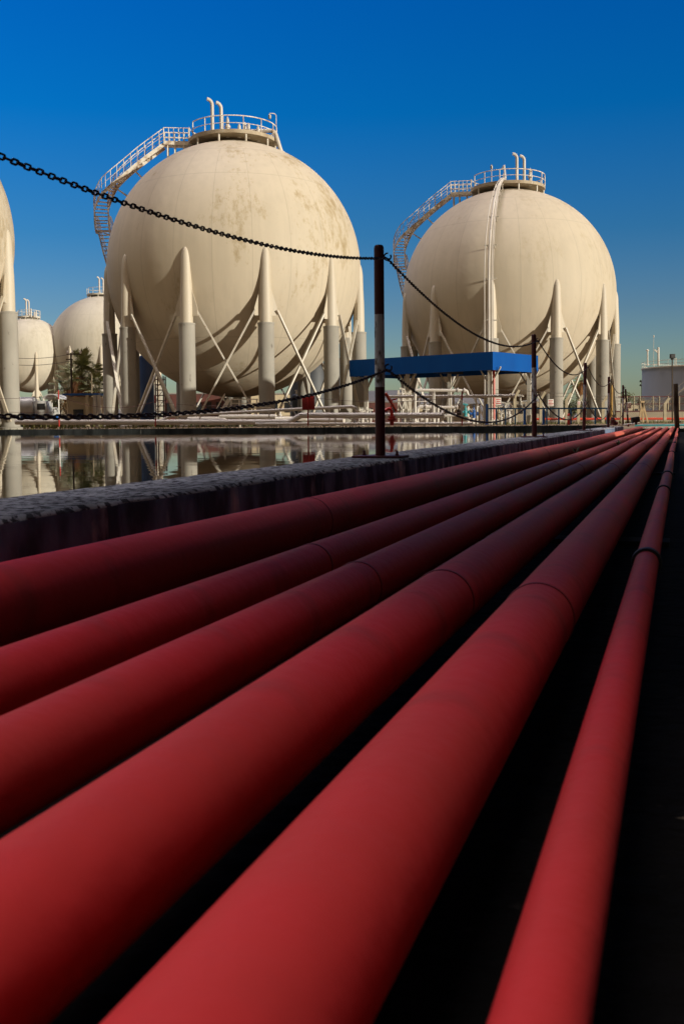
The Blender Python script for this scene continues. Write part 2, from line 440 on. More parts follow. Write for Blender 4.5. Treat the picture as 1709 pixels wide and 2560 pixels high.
# ------------------------------------------------------------------ mesh builder
class MB:
    def __init__(self):
        self.v, self.f = [], []
    def add(self, vs, fs):
        o = len(self.v)
        self.v += [Vector(a) for a in vs]
        self.f += [tuple(i + o for i in q) for q in fs]
        return self
    def box(self, c, s, rz=0.0, q=None):
        c = Vector(c)
        m = q if q is not None else Matrix.Rotation(rz, 3, 'Z')
        vs = []
        for x in (-.5, .5):
            for y in (-.5, .5):
                for z in (-.5, .5):
                    vs.append(c + m @ Vector((x * s[0], y * s[1], z * s[2])))
        return self.add(vs, [(0, 1, 3, 2), (4, 6, 7, 5), (0, 4, 5, 1), (2, 3, 7, 6), (0, 2, 6, 4), (1, 5, 7, 3)])
    def bar(self, a, b, w, h):
        """rectangular bar from a to b, w across, h deep"""
        a, b = Vector(a), Vector(b)
        d = b - a
        q = d.to_track_quat('X', 'Z').to_matrix()
        return self.box((a + b) / 2, (d.length, w, h), q=q)
    def tube(self, pts, r, n=10, cap=True):
        pts = [Vector(p) for p in pts]
        k = len(pts)
        rs = r if isinstance(r, (list, tuple)) else [r] * k
        tang = []
        for i in range(k):
            t = pts[min(i + 1, k - 1)] - pts[max(i - 1, 0)]
            tang.append(t.normalized())
        up = Vector((0, 0, 1)) if abs(tang[0].z) < .9 else Vector((1, 0, 0))
        x = tang[0].cross(up).normalized()
        vs, fs = [], []
        for i in range(k):
            x = (x - tang[i] * x.dot(tang[i])).normalized()
            y = tang[i].cross(x)
            for j in range(n):
                a = 2 * PI * j / n
                vs.append(pts[i] + (x * math.cos(a) + y * math.sin(a)) * rs[i])
        for i in range(k - 1):
            for j in range(n):
                j2 = (j + 1) % n
                fs.append((i * n + j, i * n + j2, (i + 1) * n + j2, (i + 1) * n + j))
        if cap:
            fs.append(tuple(reversed(range(n))))
            fs.append(tuple(range((k - 1) * n, k * n)))
        return self.add(vs, fs)
    def lathe(self, prof, c=(0, 0, 0), n=24, axis=None):
        """prof: list of (radius, height)"""
        c = Vector(c)
        q = Vector(axis).to_track_quat('Z', 'Y').to_matrix() if axis is not None else Matrix.Identity(3)
        vs, fs = [], []
        for (r, z) in prof:
            for j in range(n):
                a = 2 * PI * j / n
                vs.append(c + q @ Vector((r * math.cos(a), r * math.sin(a), z)))
        for i in range(len(prof) - 1):
            for j in range(n):
                j2 = (j + 1) % n
                fs.append((i * n + j, i * n + j2, (i + 1) * n + j2, (i + 1) * n + j))
        fs.append(tuple(reversed(range(n))))
        fs.append(tuple(range((len(prof) - 1) * n, len(prof) * n)))
        return self.add(vs, fs)
    def sphere(self, c, r, nu=48, nv=32, sz=1.0):
        c = Vector(c)
        vs = [c + Vector((0, 0, r * sz))]
        for i in range(1, nv):
            th = PI * i / nv
            for j in range(nu):
                a = 2 * PI * j / nu
                vs.append(c + Vector((r * math.sin(th) * math.cos(a), r * math.sin(th) * math.sin(a), r * math.cos(th) * sz)))
        vs.append(c - Vector((0, 0, r * sz)))
        fs = []
        for j in range(nu):
            fs.append((0, 1 + j, 1 + (j + 1) % nu))
        for i in range(nv - 2):
            for j in range(nu):
                j2 = (j + 1) % nu
                fs.append((1 + i * nu + j, 1 + (i + 1) * nu + j, 1 + (i + 1) * nu + j2, 1 + i * nu + j2))
        b = 1 + (nv - 2) * nu
        for j in range(nu):
            fs.append((len(vs) - 1, b + (j + 1) % nu, b + j))
        return self.add(vs, fs)
    def prism(self, poly, ext):
        """planar polygon (list of points) extruded by vector ext"""
        ext = Vector(ext)
        a = [Vector(p) for p in poly]
        n = len(a)
        vs = a + [p + ext for p in a]
        fs = [tuple(range(n)), tuple(reversed(range(n, 2 * n)))]
        for i in range(n):
            j = (i + 1) % n
            fs.append((j, i, i + n, j + n))
        return self.add(vs, fs)
    def build(self, name, m, parent=None, sharp=35, bevel=0.0, subs=0):
        off = Vector((0, 0, 0))
        p = parent
        while p is not None:
            off += p.location
            p = p.parent
        me = bpy.data.meshes.new(name)
        me.from_pydata([tuple(v - off) for v in self.v], [], self.f)
        me.validate()
        me.update()
        if bevel > 0 or True:
            import bmesh
            bm = bmesh.new()
            bm.from_mesh(me)
            bmesh.ops.recalc_face_normals(bm, faces=bm.faces)
            if bevel > 0:
                es = [e for e in bm.edges if len(e.link_faces) == 2 and e.calc_face_angle(0) > R_(30)]
                bmesh.ops.bevel(bm, geom=es, offset=bevel, segments=2, affect='EDGES', profile=.5)
            bm.to_mesh(me)
            bm.free()
        for pl in me.polygons:
            pl.use_smooth = True
        me.set_sharp_from_angle(angle=R_(sharp))
        if isinstance(m, str):
            m = M[m]
        me.materials.append(m)
        o = bpy.data.objects.new(name, me)
        col.objects.link(o)
        o.parent = parent
        return o

def thing(name, loc, label, cat, group=None):
    o = bpy.data.objects.new(name, None)
    o.location = loc
    o.empty_display_size = .2
    col.objects.link(o)
    o['label'], o['category'] = label, cat
    if group:
        o['group'] = group
    return o
def tag(o, label, cat, group=None):
    o['label'], o['category'] = label, cat
    if group:
        o['group'] = group
    return o
def structure(o):
    o['kind'] = 'structure'
    return o
def bend(p0, p1, p2, r, n=6):
    """points replacing corner p1 by an arc of radius r"""
    p0, p1, p2 = Vector(p0), Vector(p1), Vector(p2)
    a = (p0 - p1).normalized()
    b = (p2 - p1).normalized()
    ang = a.angle(b)
    t = r / math.tan(ang / 2)
    A, B = p1 + a * t, p1 + b * t
    c = p1 + (a + b).normalized() * (r / math.sin(ang / 2))
    out = []
    va, vb = A - c, B - c
    tot = va.angle(vb)
    ax = va.cross(vb).normalized()
    for i in range(n + 1):
        out.append(c + Quaternion(ax, tot * i / n) @ va)
    return out
def path(pts, r):
    pts = [Vector(p) for p in pts]
    out = [pts[0]]
    for i in range(1, len(pts) - 1):
        rr = min(r, (pts[i] - pts[i - 1]).length * .45, (pts[i + 1] - pts[i]).length * .45)
        out += bend(pts[i - 1], pts[i], pts[i + 1], rr)
    out.append(pts[-1])
    return out

# ------------------------------------------------------------------ the setting
WALL_OUT, WALL_IN = -1.198, -1.537
WALL_TOP = E - .176
FAR_S = 22.8
WATER_Z = E - .235
TR_Z, TR_END, TR_R = -.10, 30.0, 1.8
def quadsv(mb, s0, s1, v0, v1, z):
    mb.add([SV(s0, v0, z), SV(s1, v0, z), SV(s1, v1, z), SV(s0, v1, z)], [(0, 1, 2, 3)])
B = 6000
g = MB()
sl = [-B, -9.0, TR_END, B]
vl = [-B, WALL_OUT - .15, TR_R, B]
for i in range(3):
    for j in range(3):
        if i == 1 and j == 1:
            continue
        quadsv(g, sl[i], sl[i + 1], vl[j], vl[j + 1], 0)
structure(g.build('ground', 'ground'))
g = MB()
quadsv(g, -9, TR_END, WALL_OUT - .15, TR_R, TR_Z)
for (a, b) in (((TR_END, WALL_OUT - .15), (TR_END, TR_R)), ((-9, WALL_OUT - .15), (-9, TR_R)), ((-9, TR_R), (TR_END, TR_R))):
    g.add([SV(*a, TR_Z), SV(*b, TR_Z), SV(*b, 0), SV(*a, 0)], [(0, 1, 2, 3)])
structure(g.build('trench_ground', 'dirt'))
g = MB()
quadsv(g, -8.6, FAR_S + .05, -30.1, WALL_IN + .05, WATER_Z)
structure(g.build('water', 'water'))
# concrete apron behind the trench, sunlit
g = MB()
quadsv(g, TR_END + .02, TR_END + 7.5, -1.0, 6, .004)
structure(g.build('concrete_path', 'tan_wall'))
# hills
g = MB()
hx = [-3000 + 60 * i for i in range(101)]
vs, fs = [], []
for i, x in enumerate(hx):
    h = 26 + 14 * math.sin(x * .0031 + 1) + 9 * math.sin(x * .0083 + .4) + 5 * math.sin(x * .021)
    for (dy, k) in ((0, 0), (160, .7), (330, 1), (600, .5), (900, 0)):
        vs.append((x, 1750 + dy, h * k * 1.25 - .5))
for i in range(len(hx) - 1):
    for j in range(4):
        fs.append((i * 5 + j, (i + 1) * 5 + j, (i + 1) * 5 + j + 1, i * 5 + j + 1))
g.add(vs, fs)
structure(g.build('hills', 'hill', sharp=80))

# concrete basin
bas = thing('concrete_basin', SV(0, WALL_OUT, 0), 'low weathered concrete basin wall holding the still water beside the red pipes', 'basin wall')
def svbox(mb, s0, s1, v0, v1, z0, z1):
    mb.add([SV(s, v, z) for s in (s0, s1) for v in (v0, v1) for z in (z0, z1)],
           [(0, 1, 3, 2), (4, 6, 7, 5), (0, 4, 5, 1), (2, 3, 7, 6), (0, 2, 6, 4), (1, 5, 7, 3)])
# near wall: displaced strip so that edges are chipped and uneven
def rough_wall(s0, s1, v0, v1, z0, z1, step, amp):
    mb = MB()
    n = int((s1 - s0) / step)
    ring = []
    for i in range(n + 1):
        s = s0 + (s1 - s0) * i / n
        e = lambda: random.gauss(0, amp)
        chip = random.choice((.012, .022)) if random.random() < .07 else 0
        ring.append([SV(s, v1 + e() * .6, z0), SV(s, v1 + e() * .5, z1 * .5 + z0 * .5), SV(s, v1 - .004 + e() * .4 - chip, z1 - .010 + e() * .5), SV(s, v1 - .014 - chip + e() * .5, z1 + e() * .3),
                     SV(s, (v0 + v1) / 2, z1 + e() * .4 + .001), SV(s, v0 + .010, z1 + e() * .3), SV(s, v0, z1 - .008), SV(s, v0, z0)])
    vs = [p for r in ring for p in r]
    fs = []
    for i in range(n):
        for j in range(7):
            fs.append((i * 8 + j, (i + 1) * 8 + j, (i + 1) * 8 + j + 1, i * 8 + j + 1))
    fs.append(tuple(range(8)))
    fs.append(tuple(reversed(range(n * 8, n * 8 + 8))))
    mb.add(vs, fs)
    return mb
def wall_material():
    """top of the coping: pale with dark flaky blots; side face: painted bluer against red bounce, with pale lime runs"""
    m = M['basin']
    return m
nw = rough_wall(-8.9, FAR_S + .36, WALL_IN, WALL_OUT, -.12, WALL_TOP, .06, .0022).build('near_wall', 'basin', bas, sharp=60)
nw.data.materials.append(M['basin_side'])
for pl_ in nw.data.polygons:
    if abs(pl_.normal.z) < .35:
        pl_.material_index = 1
f_ = MB()
svbox(f_, FAR_S, FAR_S + .36, -30.4, WALL_IN - .002, -.1, E - .15)
svbox(f_, -8.9, -8.55, -30.4, WALL_IN - .002, -.1, WALL_TOP)
svbox(f_, -8.55, FAR_S, -30.4, -30.05, -.1, WALL_TOP)
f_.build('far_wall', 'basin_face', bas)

# ------------------------------------------------------------------ red pipes
PIPES = [(-1.09, .075), (-.73, .045), (-.555, .045), (-.369, .0514), (-.20, .0525), (-.064, .0244)]
PL = ['thickest red pipe running along the foot of the concrete basin wall',
      'second red pipe out from the basin wall',
      'third red pipe out from the basin wall',
      'thick red pipe in the middle left foreground, fourth out from the basin wall',
      'broadest red pipe in the foreground centre, beside the black gap',
      'thinnest red pipe with black clamp bands at the right edge over dark soil']
WELD = [[2.9, 8.3, 14.0], [1.95, 6.1, 11.5, 17], [1.72, 5.75, 11.2, 16], [1.6, 5.75, 10.5, 15.4], [1.5, 5.75, 10.2, 15], []]
for i, (v, r) in enumerate(PIPES):
    o = thing('red_pipe', SV(0, v, 0), PL[i], 'pipe', 'red pipes in the trench')
    mb = MB()
    pts, N = [], 44
    ph = random.random() * 6
    for k in range(N + 1):
        t = k / N
        s = -1.3 + 31.6 * t ** 1.6
        wob = .0035 * math.sin(s * .55 + ph) * min(1, max(0, (s - 2) / 4))
        pts.append(SV(s, v + wob, .002 * math.sin(s * .8 + ph)))
    if i == 0:
        pts = [p_ - Vector((0, 0, .0105)) for p_ in pts]
    mb.tube(pts, r, 40)
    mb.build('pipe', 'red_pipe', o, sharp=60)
    for s in WELD[i]:
        wob = .0035 * math.sin(s * .55 + ph) * min(1, max(0, (s - 2) / 4))
        MB().lathe([(r - .004, -.004), (r + .0012, -.003), (r + .0018, 0), (r + .0012, .003), (r - .004, .004)], SV(s, v + wob, .002 * math.sin(s * .8 + ph) - (.0105 if i == 0 else 0)), 40, SD).build('weld_bead', 'weld', o)
    if i == 5:
        for s, w in ((2.15, .012), (4.2, .007), (5.4, .02), (8.7, .02), (11.8, .02), (15, .02)):
            wob = .0035 * math.sin(s * .55 + ph) * min(1, max(0, (s - 2) / 4))
            MB().lathe([(r - .003, -w), (r + .0055, -w), (r + .0065, -w * .6), (r + .0065, w * .6), (r + .0055, w), (r - .003, w)], SV(s, v + wob, .002 * math.sin(s * .8 + ph)), 28, SD).build('clamp_band', 'black_band', o)
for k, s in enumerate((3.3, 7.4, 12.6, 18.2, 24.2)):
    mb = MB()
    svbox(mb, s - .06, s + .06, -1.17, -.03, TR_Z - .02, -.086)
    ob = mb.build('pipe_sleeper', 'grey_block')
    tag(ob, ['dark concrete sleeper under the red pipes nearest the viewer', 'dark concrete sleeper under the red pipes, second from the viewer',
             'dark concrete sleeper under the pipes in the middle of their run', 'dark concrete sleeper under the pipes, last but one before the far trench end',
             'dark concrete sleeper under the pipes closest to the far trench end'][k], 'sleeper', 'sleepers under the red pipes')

# ------------------------------------------------------------------ chain posts
D1, DS = 4.724, 4.99
def post_xy(k):
    d = D1 + (k - 1) * DS
    return Vector((-1.42 + math.tan(PHI) * d, d, 0))
POSTL = {0: 'maroon and white chain post on the basin wall just behind the viewer',
         1: 'tall maroon and rust-flecked white post nearest the viewer on the basin wall',
         2: 'second maroon and white chain post, beside the turquoise canopy side',
         3: 'third chain post along the basin wall, leaning, with a white middle band',
         4: 'fourth chain post along the wall, next to the dark red hydrant',
         5: 'last chain post at the basin corner with a slanting strut beside it'}
LEAN = {0: (0, 0), 1: (0, 0), 2: (-.006, 0), 3: (.022, .01), 4: (.008, 0), 5: (0, 0)}
RINGS = {}
link_me = None
def ring_mesh(mb, c, rad, wire, ax, gap=0.0, n=18):
    ax = Vector(ax).normalized()
    x = ax.orthogonal().normalized()
    if abs(ax.z) < .9:
        x = (Vector((0, 0, 1)) - ax * ax.z).normalized()
    y = ax.cross(x)
    pts = []
    for i in range(n + 1):
        a = gap / 2 + (2 * PI - gap) * i / n
        pts.append(Vector(c) + (x * math.cos(a + .6) + y * math.sin(a + .6)) * rad)
    mb.tube(pts, wire, 8)
for k in range(0, 6):
    b = post_xy(k)
    b.z = WALL_TOP
    o = thing('chain_post', b, POSTL[k], 'post', 'chain posts along the basin wall')
    lx, ly = LEAN[k]
    def pz(h):
        return b + Vector((lx * h, ly * h, h))
    rr = .0235
    mb = MB()
    mb.tube([pz(.012), pz(.335)], rr, 24, cap=True)
    mb.build('lower_band', 'maroon', o)
    MB().tube([pz(.335), pz(.676)], rr, 24).build('white_band', 'post_white', o)
    MB().tube([pz(.676), pz(.985), pz(.995), pz(1.0)], [rr, rr, rr * .9, rr * .7], 24).build('upper_band', 'maroon', o)
    MB().box(b + Vector((0, 0, .007)), (.24, .15, .010), -PHI).build('base_plate', 'maroon', o, bevel=.003)
    for sx in (-.09, .09):
        MB().lathe([(.009, 0), (.009, .008), (.006, .008), (.006, .022), (.003, .024)], b + Matrix.Rotation(-PHI, 3, 'Z') @ Vector((sx, .03 if sx < 0 else -.03, .011)), 8).build('anchor_bolt', 'maroon', o)
    for hh, nm in ((.945, 'chain_ring'), (.425, 'chain_ring')):
        mb = MB()
        c = pz(hh) + Vector((rr + .0165, -.004, 0))
        ring_mesh(mb, c, .0165, .0038, (.25, 1, 0), gap=.9)
        mb.build(nm, 'chain', o)
        RINGS[(k, hh)] = pz(hh) + Vector((rr + .012, -.02, -.008))
# corner strut beside the last post
b5 = post_xy(5)
p0 = b5 + Vector((.055, -.02, .90 + WALL_TOP))
p1 = b5 + Vector((.17, .12, .10))
st = thing('slanting_strut', p1, 'slanting maroon and white strut leaning against the last chain post', 'strut')
pa, pb = p0.lerp(p1, .36), p0.lerp(p1, .68)
MB().tube([p0, pa], .022, 14).build('upper_band', 'maroon', st)
MB().tube([pa, pb], .022, 14).build('white_band', 'post_white', st)
MB().tube([pb, p1], .022, 14).build('lower_band', 'maroon', st)

def link_mesh(L, W, w, name, seg=8, ns=6):
    """stadium-shaped link lying along X, flat in XY"""
    mb = MB()
    pts = []
    r = W / 2 - w
    h = L / 2 - W / 2
    for i in range(seg + 1):
        a = -PI / 2 + PI * i / seg
        pts.append(Vector((h + r * math.cos(a), r * math.sin(a), 0)))
    for i in range(seg + 1):
        a = PI / 2 + PI * i / seg
        pts.append(Vector((-h + r * math.cos(a), r * math.sin(a), 0)))
    pts.append(pts[0].copy())
    n = len(pts)
    vs, fs = [], []
    for i in range(n - 1):
        t = (pts[(i + 1) % (n - 1)] - pts[(i - 1) % (n - 1)]).normalized()
        x = Vector((0, 0, 1))
        y = t.cross(x)
        for j in range(ns):
            a = 2 * PI * j / ns
            vs.append(pts[i] + (x * math.cos(a) + y * math.sin(a)) * w)
    m_ = n - 1
    for i in range(m_):
        for j in range(ns):
            fs.append((i * ns + j, i * ns + (j + 1) % ns, ((i + 1) % m_) * ns + (j + 1) % ns, ((i + 1) % m_) * ns + j))
    mb.add(vs, fs)
    return mb
LK_L, LK_W, LK_w = .0270, .0155, .0026
PITCH_L = LK_L - 2.15 * LK_w
proto = link_mesh(LK_L, LK_W, LK_w, 'chain_link')
def chain(A, Bp, sag, label, group, as_parts):
    A, Bp = Vector(A), Vector(Bp)
    pts = []
    K = 400
    for i in range(K + 1):
        t = i / K
        p = A.lerp(Bp, t)
        p.z -= 4 * sag * t * (1 - t)
        pts.append(p)
    tot = sum((pts[i + 1] - pts[i]).length for i in range(K))
    n = max(6, round(tot / PITCH_L))
    st_ = tot / n
    res, acc, want, i = [], 0.0, st_ / 2, 0
    while len(res) < n and i < K:
        l = (pts[i + 1] - pts[i]).length
        while want <= acc + l and len(res) < n:
            u = (want - acc) / l
            res.append((pts[i].lerp(pts[i + 1], u), (pts[i + 1] - pts[i]).normalized()))
            want += st_
        acc += l
        i += 1
    o = thing('chain', A, label, 'chain', group)
    frames = []
    for k, (p, t) in enumerate(res):
        z = Vector((0, 0, 1))
        y = z.cross(t).normalized()
        z2 = t.cross(y)
        roll = (PI / 2 if k % 2 else 0) + random.gauss(.5, .13)
        m = Matrix((t, y, z2)).transposed() @ Matrix.Rotation(roll, 3, 'X')
        frames.append((p, m))
    vis = frames
    if as_parts:
        # the hundred links nearest the viewer and in view are parts, the rest one mesh
        order = sorted(range(len(frames)), key=lambda q: (frames[q][0] - cam.location).length if frames[q][0].y > 1.7 else 99)
        part = set(order[:100])
        first = None
        for q in sorted(part):
            p, m = frames[q]
            if first is None:
                mb = MB()
                mb.add([v.copy() for v in proto.v], proto.f)
                first = mb.build('chain_link', 'chain', None, sharp=80)
                first.parent = o
                lk = first
            else:
                lk = first.copy()
                col.objects.link(lk)
                lk.parent = o
            lk.rotation_mode = 'QUATERNION'
            lk.rotation_quaternion = m.to_quaternion()
            lk.location = p - o.location
        vis = [frames[q] for q in range(len(frames)) if q not in part]
    if vis:
        mb = MB()
        for p, m in vis:
            mb.add([p + m @ v for v in proto.v], proto.f)
        r = mb.build('chain_links' if not as_parts else 'further_links', 'chain', o, sharp=80)
        if as_parts:
            r['kind'] = 'stuff'
    return o
CL = {(0, .945): 'upper nearest chain, crossing before the big sphere to the tallest post',
      (0, .425): 'lower rusty chain nearest the viewer, hanging just over the water at left',
      (1, .945): 'upper chain from the tallest post to the second post',
      (1, .425): 'lower chain sagging from the tallest post to the second post',
      (2, .945): 'upper chain between the second and third posts, before the right sphere legs',
      (2, .425): 'lower chain between the second and third posts, before the blue railing',
      (3, .945): 'upper chain between the leaning third post and the fourth post',
      (3, .425): 'lower chain between the leaning third post and the fourth post',
      (4, .945): 'upper chain between the fourth post and the last corner post',
      (4, .425): 'lower chain between the fourth post and the last corner post, over the hydrant'}
for k in range(0, 5):
    for hh in (.945, .425):
        sag = {(0, .945): .220, (0, .425): .226, (1, .945): .195, (1, .425): .26, (2, .945): .21, (2, .425): .25, (3, .945): .20, (3, .425): .26, (4, .945): .2, (4, .425): .25}[(k, hh)]
        chain(RINGS[(k, hh)], RINGS[(k + 1, hh)], sag, CL[(k, hh)], 'chains between the posts', k == 0)

# ------------------------------------------------------------------ spherical tanks
def gooseneck(base, h, r, rad=.42, dirv=(-1, 0, 0), drop=.1):
    base = Vector(base)
    d = Vector(dirv)
    return path([base, base + Vector((0, 0, h)), base + Vector((0, 0, h)) + d * (rad * 1.25), ], rad)

def sphere_tank(name_label, X, d, R, cz, n, th0, label, shell='shell', lod=0, leg_k=1.0, bundle=None, sleeve_z=6.6, group='spherical gas tanks', stair=True, right_pipe=False):
    base = Vector((X, d, 0))
    o = thing('spherical_tank', base, label, 'gas tank', group)
    C = base + Vector((0, 0, cz))
    az = math.atan2(X, d)
    VR = Matrix.Rotation(-az, 3, 'Z')      # local frame with +Y along the line of sight
    def lp(x, y, z):
        return C + VR @ Vector((x, y, z))
    k = R / 9.0
    so = MB()
    so.sphere((0, 0, 0), R, 120, 80)
    sh = so.build('shell', shell, None, sharp=80)
    sh.parent = o
    sh.location = (0, 0, cz)
    # legs
    Rl = R - .12 * k
    lo = []
    for i in range(n):
        th = R_(th0) + 2 * PI * i / n
        lo.append((th, Vector((Rl * math.sin(th), -Rl * math.cos(th), 0))))
    tip = cz + .36 * k
    zt = sleeve_z
    for i, (th, pv) in enumerate(lo):
        c = base + pv
        tg = Vector((math.cos(th), math.sin(th), 0))
        rad = Vector((math.sin(th), -math.cos(th), 0))
        r0, r1 = .40 * leg_k, .315 * leg_k
        prof = [(r0, zt - .05), (r0, zt + .9), (r0 * .95, zt + 2.0), (r1 * 1.06, zt + 3.0), (r1, tip - 1.1 * k)]
        for q in range(1, 9):
            a = PI / 2 * q / 8
            prof.append((max(.01, r1 * math.cos(a) ** .85), tip - 1.1 * k + 1.1 * k * math.sin(a)))
        mb = MB().lathe(prof, c, 24)
        for sgn in (-1, 1):            # gusset wings
            g0 = c + tg * (sgn * r0 * .8)
            mb.prism([g0 + Vector((0, 0, zt + 2.3 * k)) - rad * .03, g0 + Vector((0, 0, zt + .45)) - rad * .03,
                      g0 + tg * (sgn * .42) + Vector((0, 0, zt + .45)) - rad * .03, g0 + tg * (sgn * .42) + Vector((0, 0, zt + .95)) - rad * .03], rad * .06)
        leg = mb.build('leg', 'leg', o)
        rs = .515 * leg_k
        sp = [(rs * 1.25, 0.0), (rs * 1.25, .12), (rs, .16), (rs, zt - .10), (rs * 1.05, zt - .10), (rs * 1.05, zt)]
        MB().lathe(sp, c, 28).build('concrete_sleeve', 'concrete_sleeve', leg)
    for i in range(n):
        (ta, pa), (tb, pb) = lo[i], lo[(i + 1) % n]
        for (qa, tha, qb, thb, sg, dr) in ((pa, ta, pb, tb, 1, .12), (pb, tb, pa, ta, -1, -.06)):
            rad = Vector((math.sin((ta + tb) / 2), -math.cos((ta + tb) / 2), 0))
            tga = Vector((math.cos(tha), math.sin(tha), 0)) * sg
            tgb = Vector((math.cos(thb), math.sin(thb), 0)) * -sg
            top = base + qa + tga * .68 * leg_k + Vector((0, 0, zt + .8)) + rad * dr
            bot = base + qb + tgb * .55 * leg_k + Vector((0, 0, .45)) + rad * dr
            MB().bar(top, bot, .19 * leg_k, .10).build('brace', 'white_steel' if lod == 0 else 'leg', o)
    if lod >= 2:
        return o
    # top platform
    pr = 3.1 * k if lod == 0 else 2.6 * k
    pz = R + .10
    pm = MB().lathe([(.9, pz - .10), (pr, pz - .10), (pr, pz), (.9, pz)], C, 56)
    pm.lathe([(pr + .005, pz - .12), (pr + .035, pz - .12), (pr + .035, pz + .13), (pr + .005, pz + .13)], C, 56)
    plat = pm.build('platform', 'deck' if lod == 0 else 'white_steel', o)
    rail = MB()
    gap0, gap1 = R_(-78 - 12), R_(-78 + 14)
    for zz, rr in ((1.05, .036), (.55, .026)):
        pts = [lp(pr * math.sin(a), -pr * math.cos(a), pz + zz) for a in [gap1 + (2 * PI - (gap1 - gap0)) * q / 60 for q in range(61)]]
        rail.tube(pts, rr, 6)
    nr = 13
    for q in range(nr + 1):
        a = gap1 + (2 * PI - (gap1 - gap0)) * q / nr
        rail.tube([lp(pr * math.sin(a), -pr * math.cos(a), pz - .1), lp(pr * math.sin(a), -pr * math.cos(a), pz + 1.05)], .038, 6)
    rail.build('railing', 'rusty_white' if lod == 0 else 'white_steel', plat)
    for q in range(10):
        a = R_(17) + 2 * PI * q / 10
        x_, y_ = (pr - .12) * math.sin(a), -(pr - .12) * math.cos(a)
        zs = math.sqrt(R * R - (pr - .12) ** 2)
        MB().tube([lp(x_, y_, zs - .08), lp(x_, y_, pz - .1)], .07, 8).build('platform_support', 'white_steel', plat)
    # vents and fittings on the crown
    hv = 3.0
    vx = -1.45 if lod == 0 else -.6
    if bundle is not None:
        vx = .75
    vtop = MB()
    for j, (dx, hh) in enumerate(((0, hv), (.62, hv - .08))):
        b_ = lp((vx + dx) * k, -.3 + .5 * j, R - .2)
        tip_ = [b_, b_ + Vector((0, 0, hh + .1 - .25)), ]
        pts = [b_, b_ + Vector((0, 0, hh - .15))] + [b_ + Vector((0, 0, hh - .15)) + VR @ Vector((-.34 + .34 * math.cos(a_ * .2), -.02 * a_, .38 * math.sin(a_ * .2))) for a_ in range(1, 9)]
        MB().tube(pts, .125, 14).build('vent_pipe', 'white_pipe', o)
        MB().lathe([(.2, 0), (.2, .05), (.13, .05), (.13, .42), (.21, .42), (.21, .5)], lp((vx + dx) * k, -.3 + .5 * j, R + .1), 14).build('vent_valve', 'white_pipe', o)
    for (dx, dy, s_, hh) in ((1.35, -1.9, 1.0, 1.45), (2.35, -2.0, .9, .95), (3.15, -1.9, 1, 1.05), (2.85, -1.4, .8, 1.25), (4.0, -1.2, .9, 1.1)):
        if (vx + dx * .8) * k > pr - .5:
            continue
        q = lp((vx + dx * .8) * k, dy, R - .05)
        MB().lathe([(.13, 0), (.13, hh * .45), (.2, hh * .47), (.2, hh * .56), (.12, hh * .6), (.11, hh * .85), (.03, hh)], q, 12).build('nozzle', 'white_pipe' if dx != 2.65 else 'brass', o)
    if lod == 0:
        # lamp on a hooked stem at the right of the railing
        q = lp(pr * .985, -.5, pz) if bundle is None else lp(-1.4, .8, pz)
        if bundle is None:
            lm = MB().tube(path([q, q + Vector((0, 0, 2.0)), q + Vector((0, 0, 2.0)) + VR @ Vector((-.45, 0, .02))], .22), .03, 6)
            lamp_at = q + Vector((0, 0, 1.83)) + VR @ Vector((-.45, 0, 0))
        else:
            lm = MB().tube([q, q + Vector((0, 0, 2.2))], .03, 6)
            lamp_at = q + Vector((0, 0, 2.25))
        lamp = lm.build('lamp_stem', 'rusty_white', o)
        MB().lathe([(.05, -.22), (.10, -.18), (.11, .05), (.06, .12), (.03, .2)], lamp_at, 12).build('lamp', 'brass', lamp)
    if right_pipe:
        pts = path([lp(.55, -.6, R + .75), lp(2.9, -1.2, R + .72), lp(3.35, -1.15, R - .75), lp(4.3, -.9, R - 1.35)], .42)
        MB().tube(pts, .15, 12).build('relief_pipe', 'white_pipe', o)
    # landing and stairs
    if lod == 0 and stair:
        sm = MB()
        L0, L1 = -pr - .02, -pr - 1.75
        zl = pz - .25
        sm.box(lp((L0 + L1) / 2, -.15, zl), (L0 - L1, 1.15, .07), -az)
        sm.box(lp((L0 + L1) / 2, -.75, zl), (L0 - L1, .05, .26), -az)
        for xx in (L0 - .35, L1 + .25, L1 + .75):
            for yy in (-.65, .35):
                zs = math.sqrt(max(0.1, R * R - xx * xx - yy * yy))
                sm.tube([lp(xx, yy, zs - .05), lp(xx, yy, zl)], .055, 6)
        stp = sm.build('staircase', 'rusty_white', o)
        ctl = [(L1, -.15, zl), (-6.7, -.2, 7.45), (-8.45, -.15, 5.9), (-9.2, .45, 5.0), (-9.55, 1.45, 4.2), (-9.6, 2.5, 3.35), (-9.5, 3.3, 3.3), (-9.3, 4.6, 1.9),
               (-8.95, 6.0, .35), (-8.55, 6.8, -.45), (-8.1, 7.4, -.5), (-7.3, 8.3, -1.8), (-5.6, 9.4, -3.9), (-3.6, 10.2, -6.1), (-1.4, 10.6, -8.4), (.8, 10.65, -10.7)]
        ctl = [Vector(c) for c in ctl]
        # Catmull-Rom
        fine = []
        for i in range(len(ctl) - 1):
            p0, p1, p2, p3 = ctl[max(i - 1, 0)], ctl[i], ctl[i + 1], ctl[min(i + 2, len(ctl) - 1)]
            for q in range(12):
                t = q / 12
                fine.append(.5 * ((2 * p1) + (p2 - p0) * t + (2 * p0 - 5 * p1 + 4 * p2 - p3) * t * t + (3 * p1 - p0 - 3 * p2 + p3) * t ** 3))
        fine.append(ctl[-1])
        W = .98
        lefts, rights, treads = [], [], []
        dist = 0
        nxt = 0
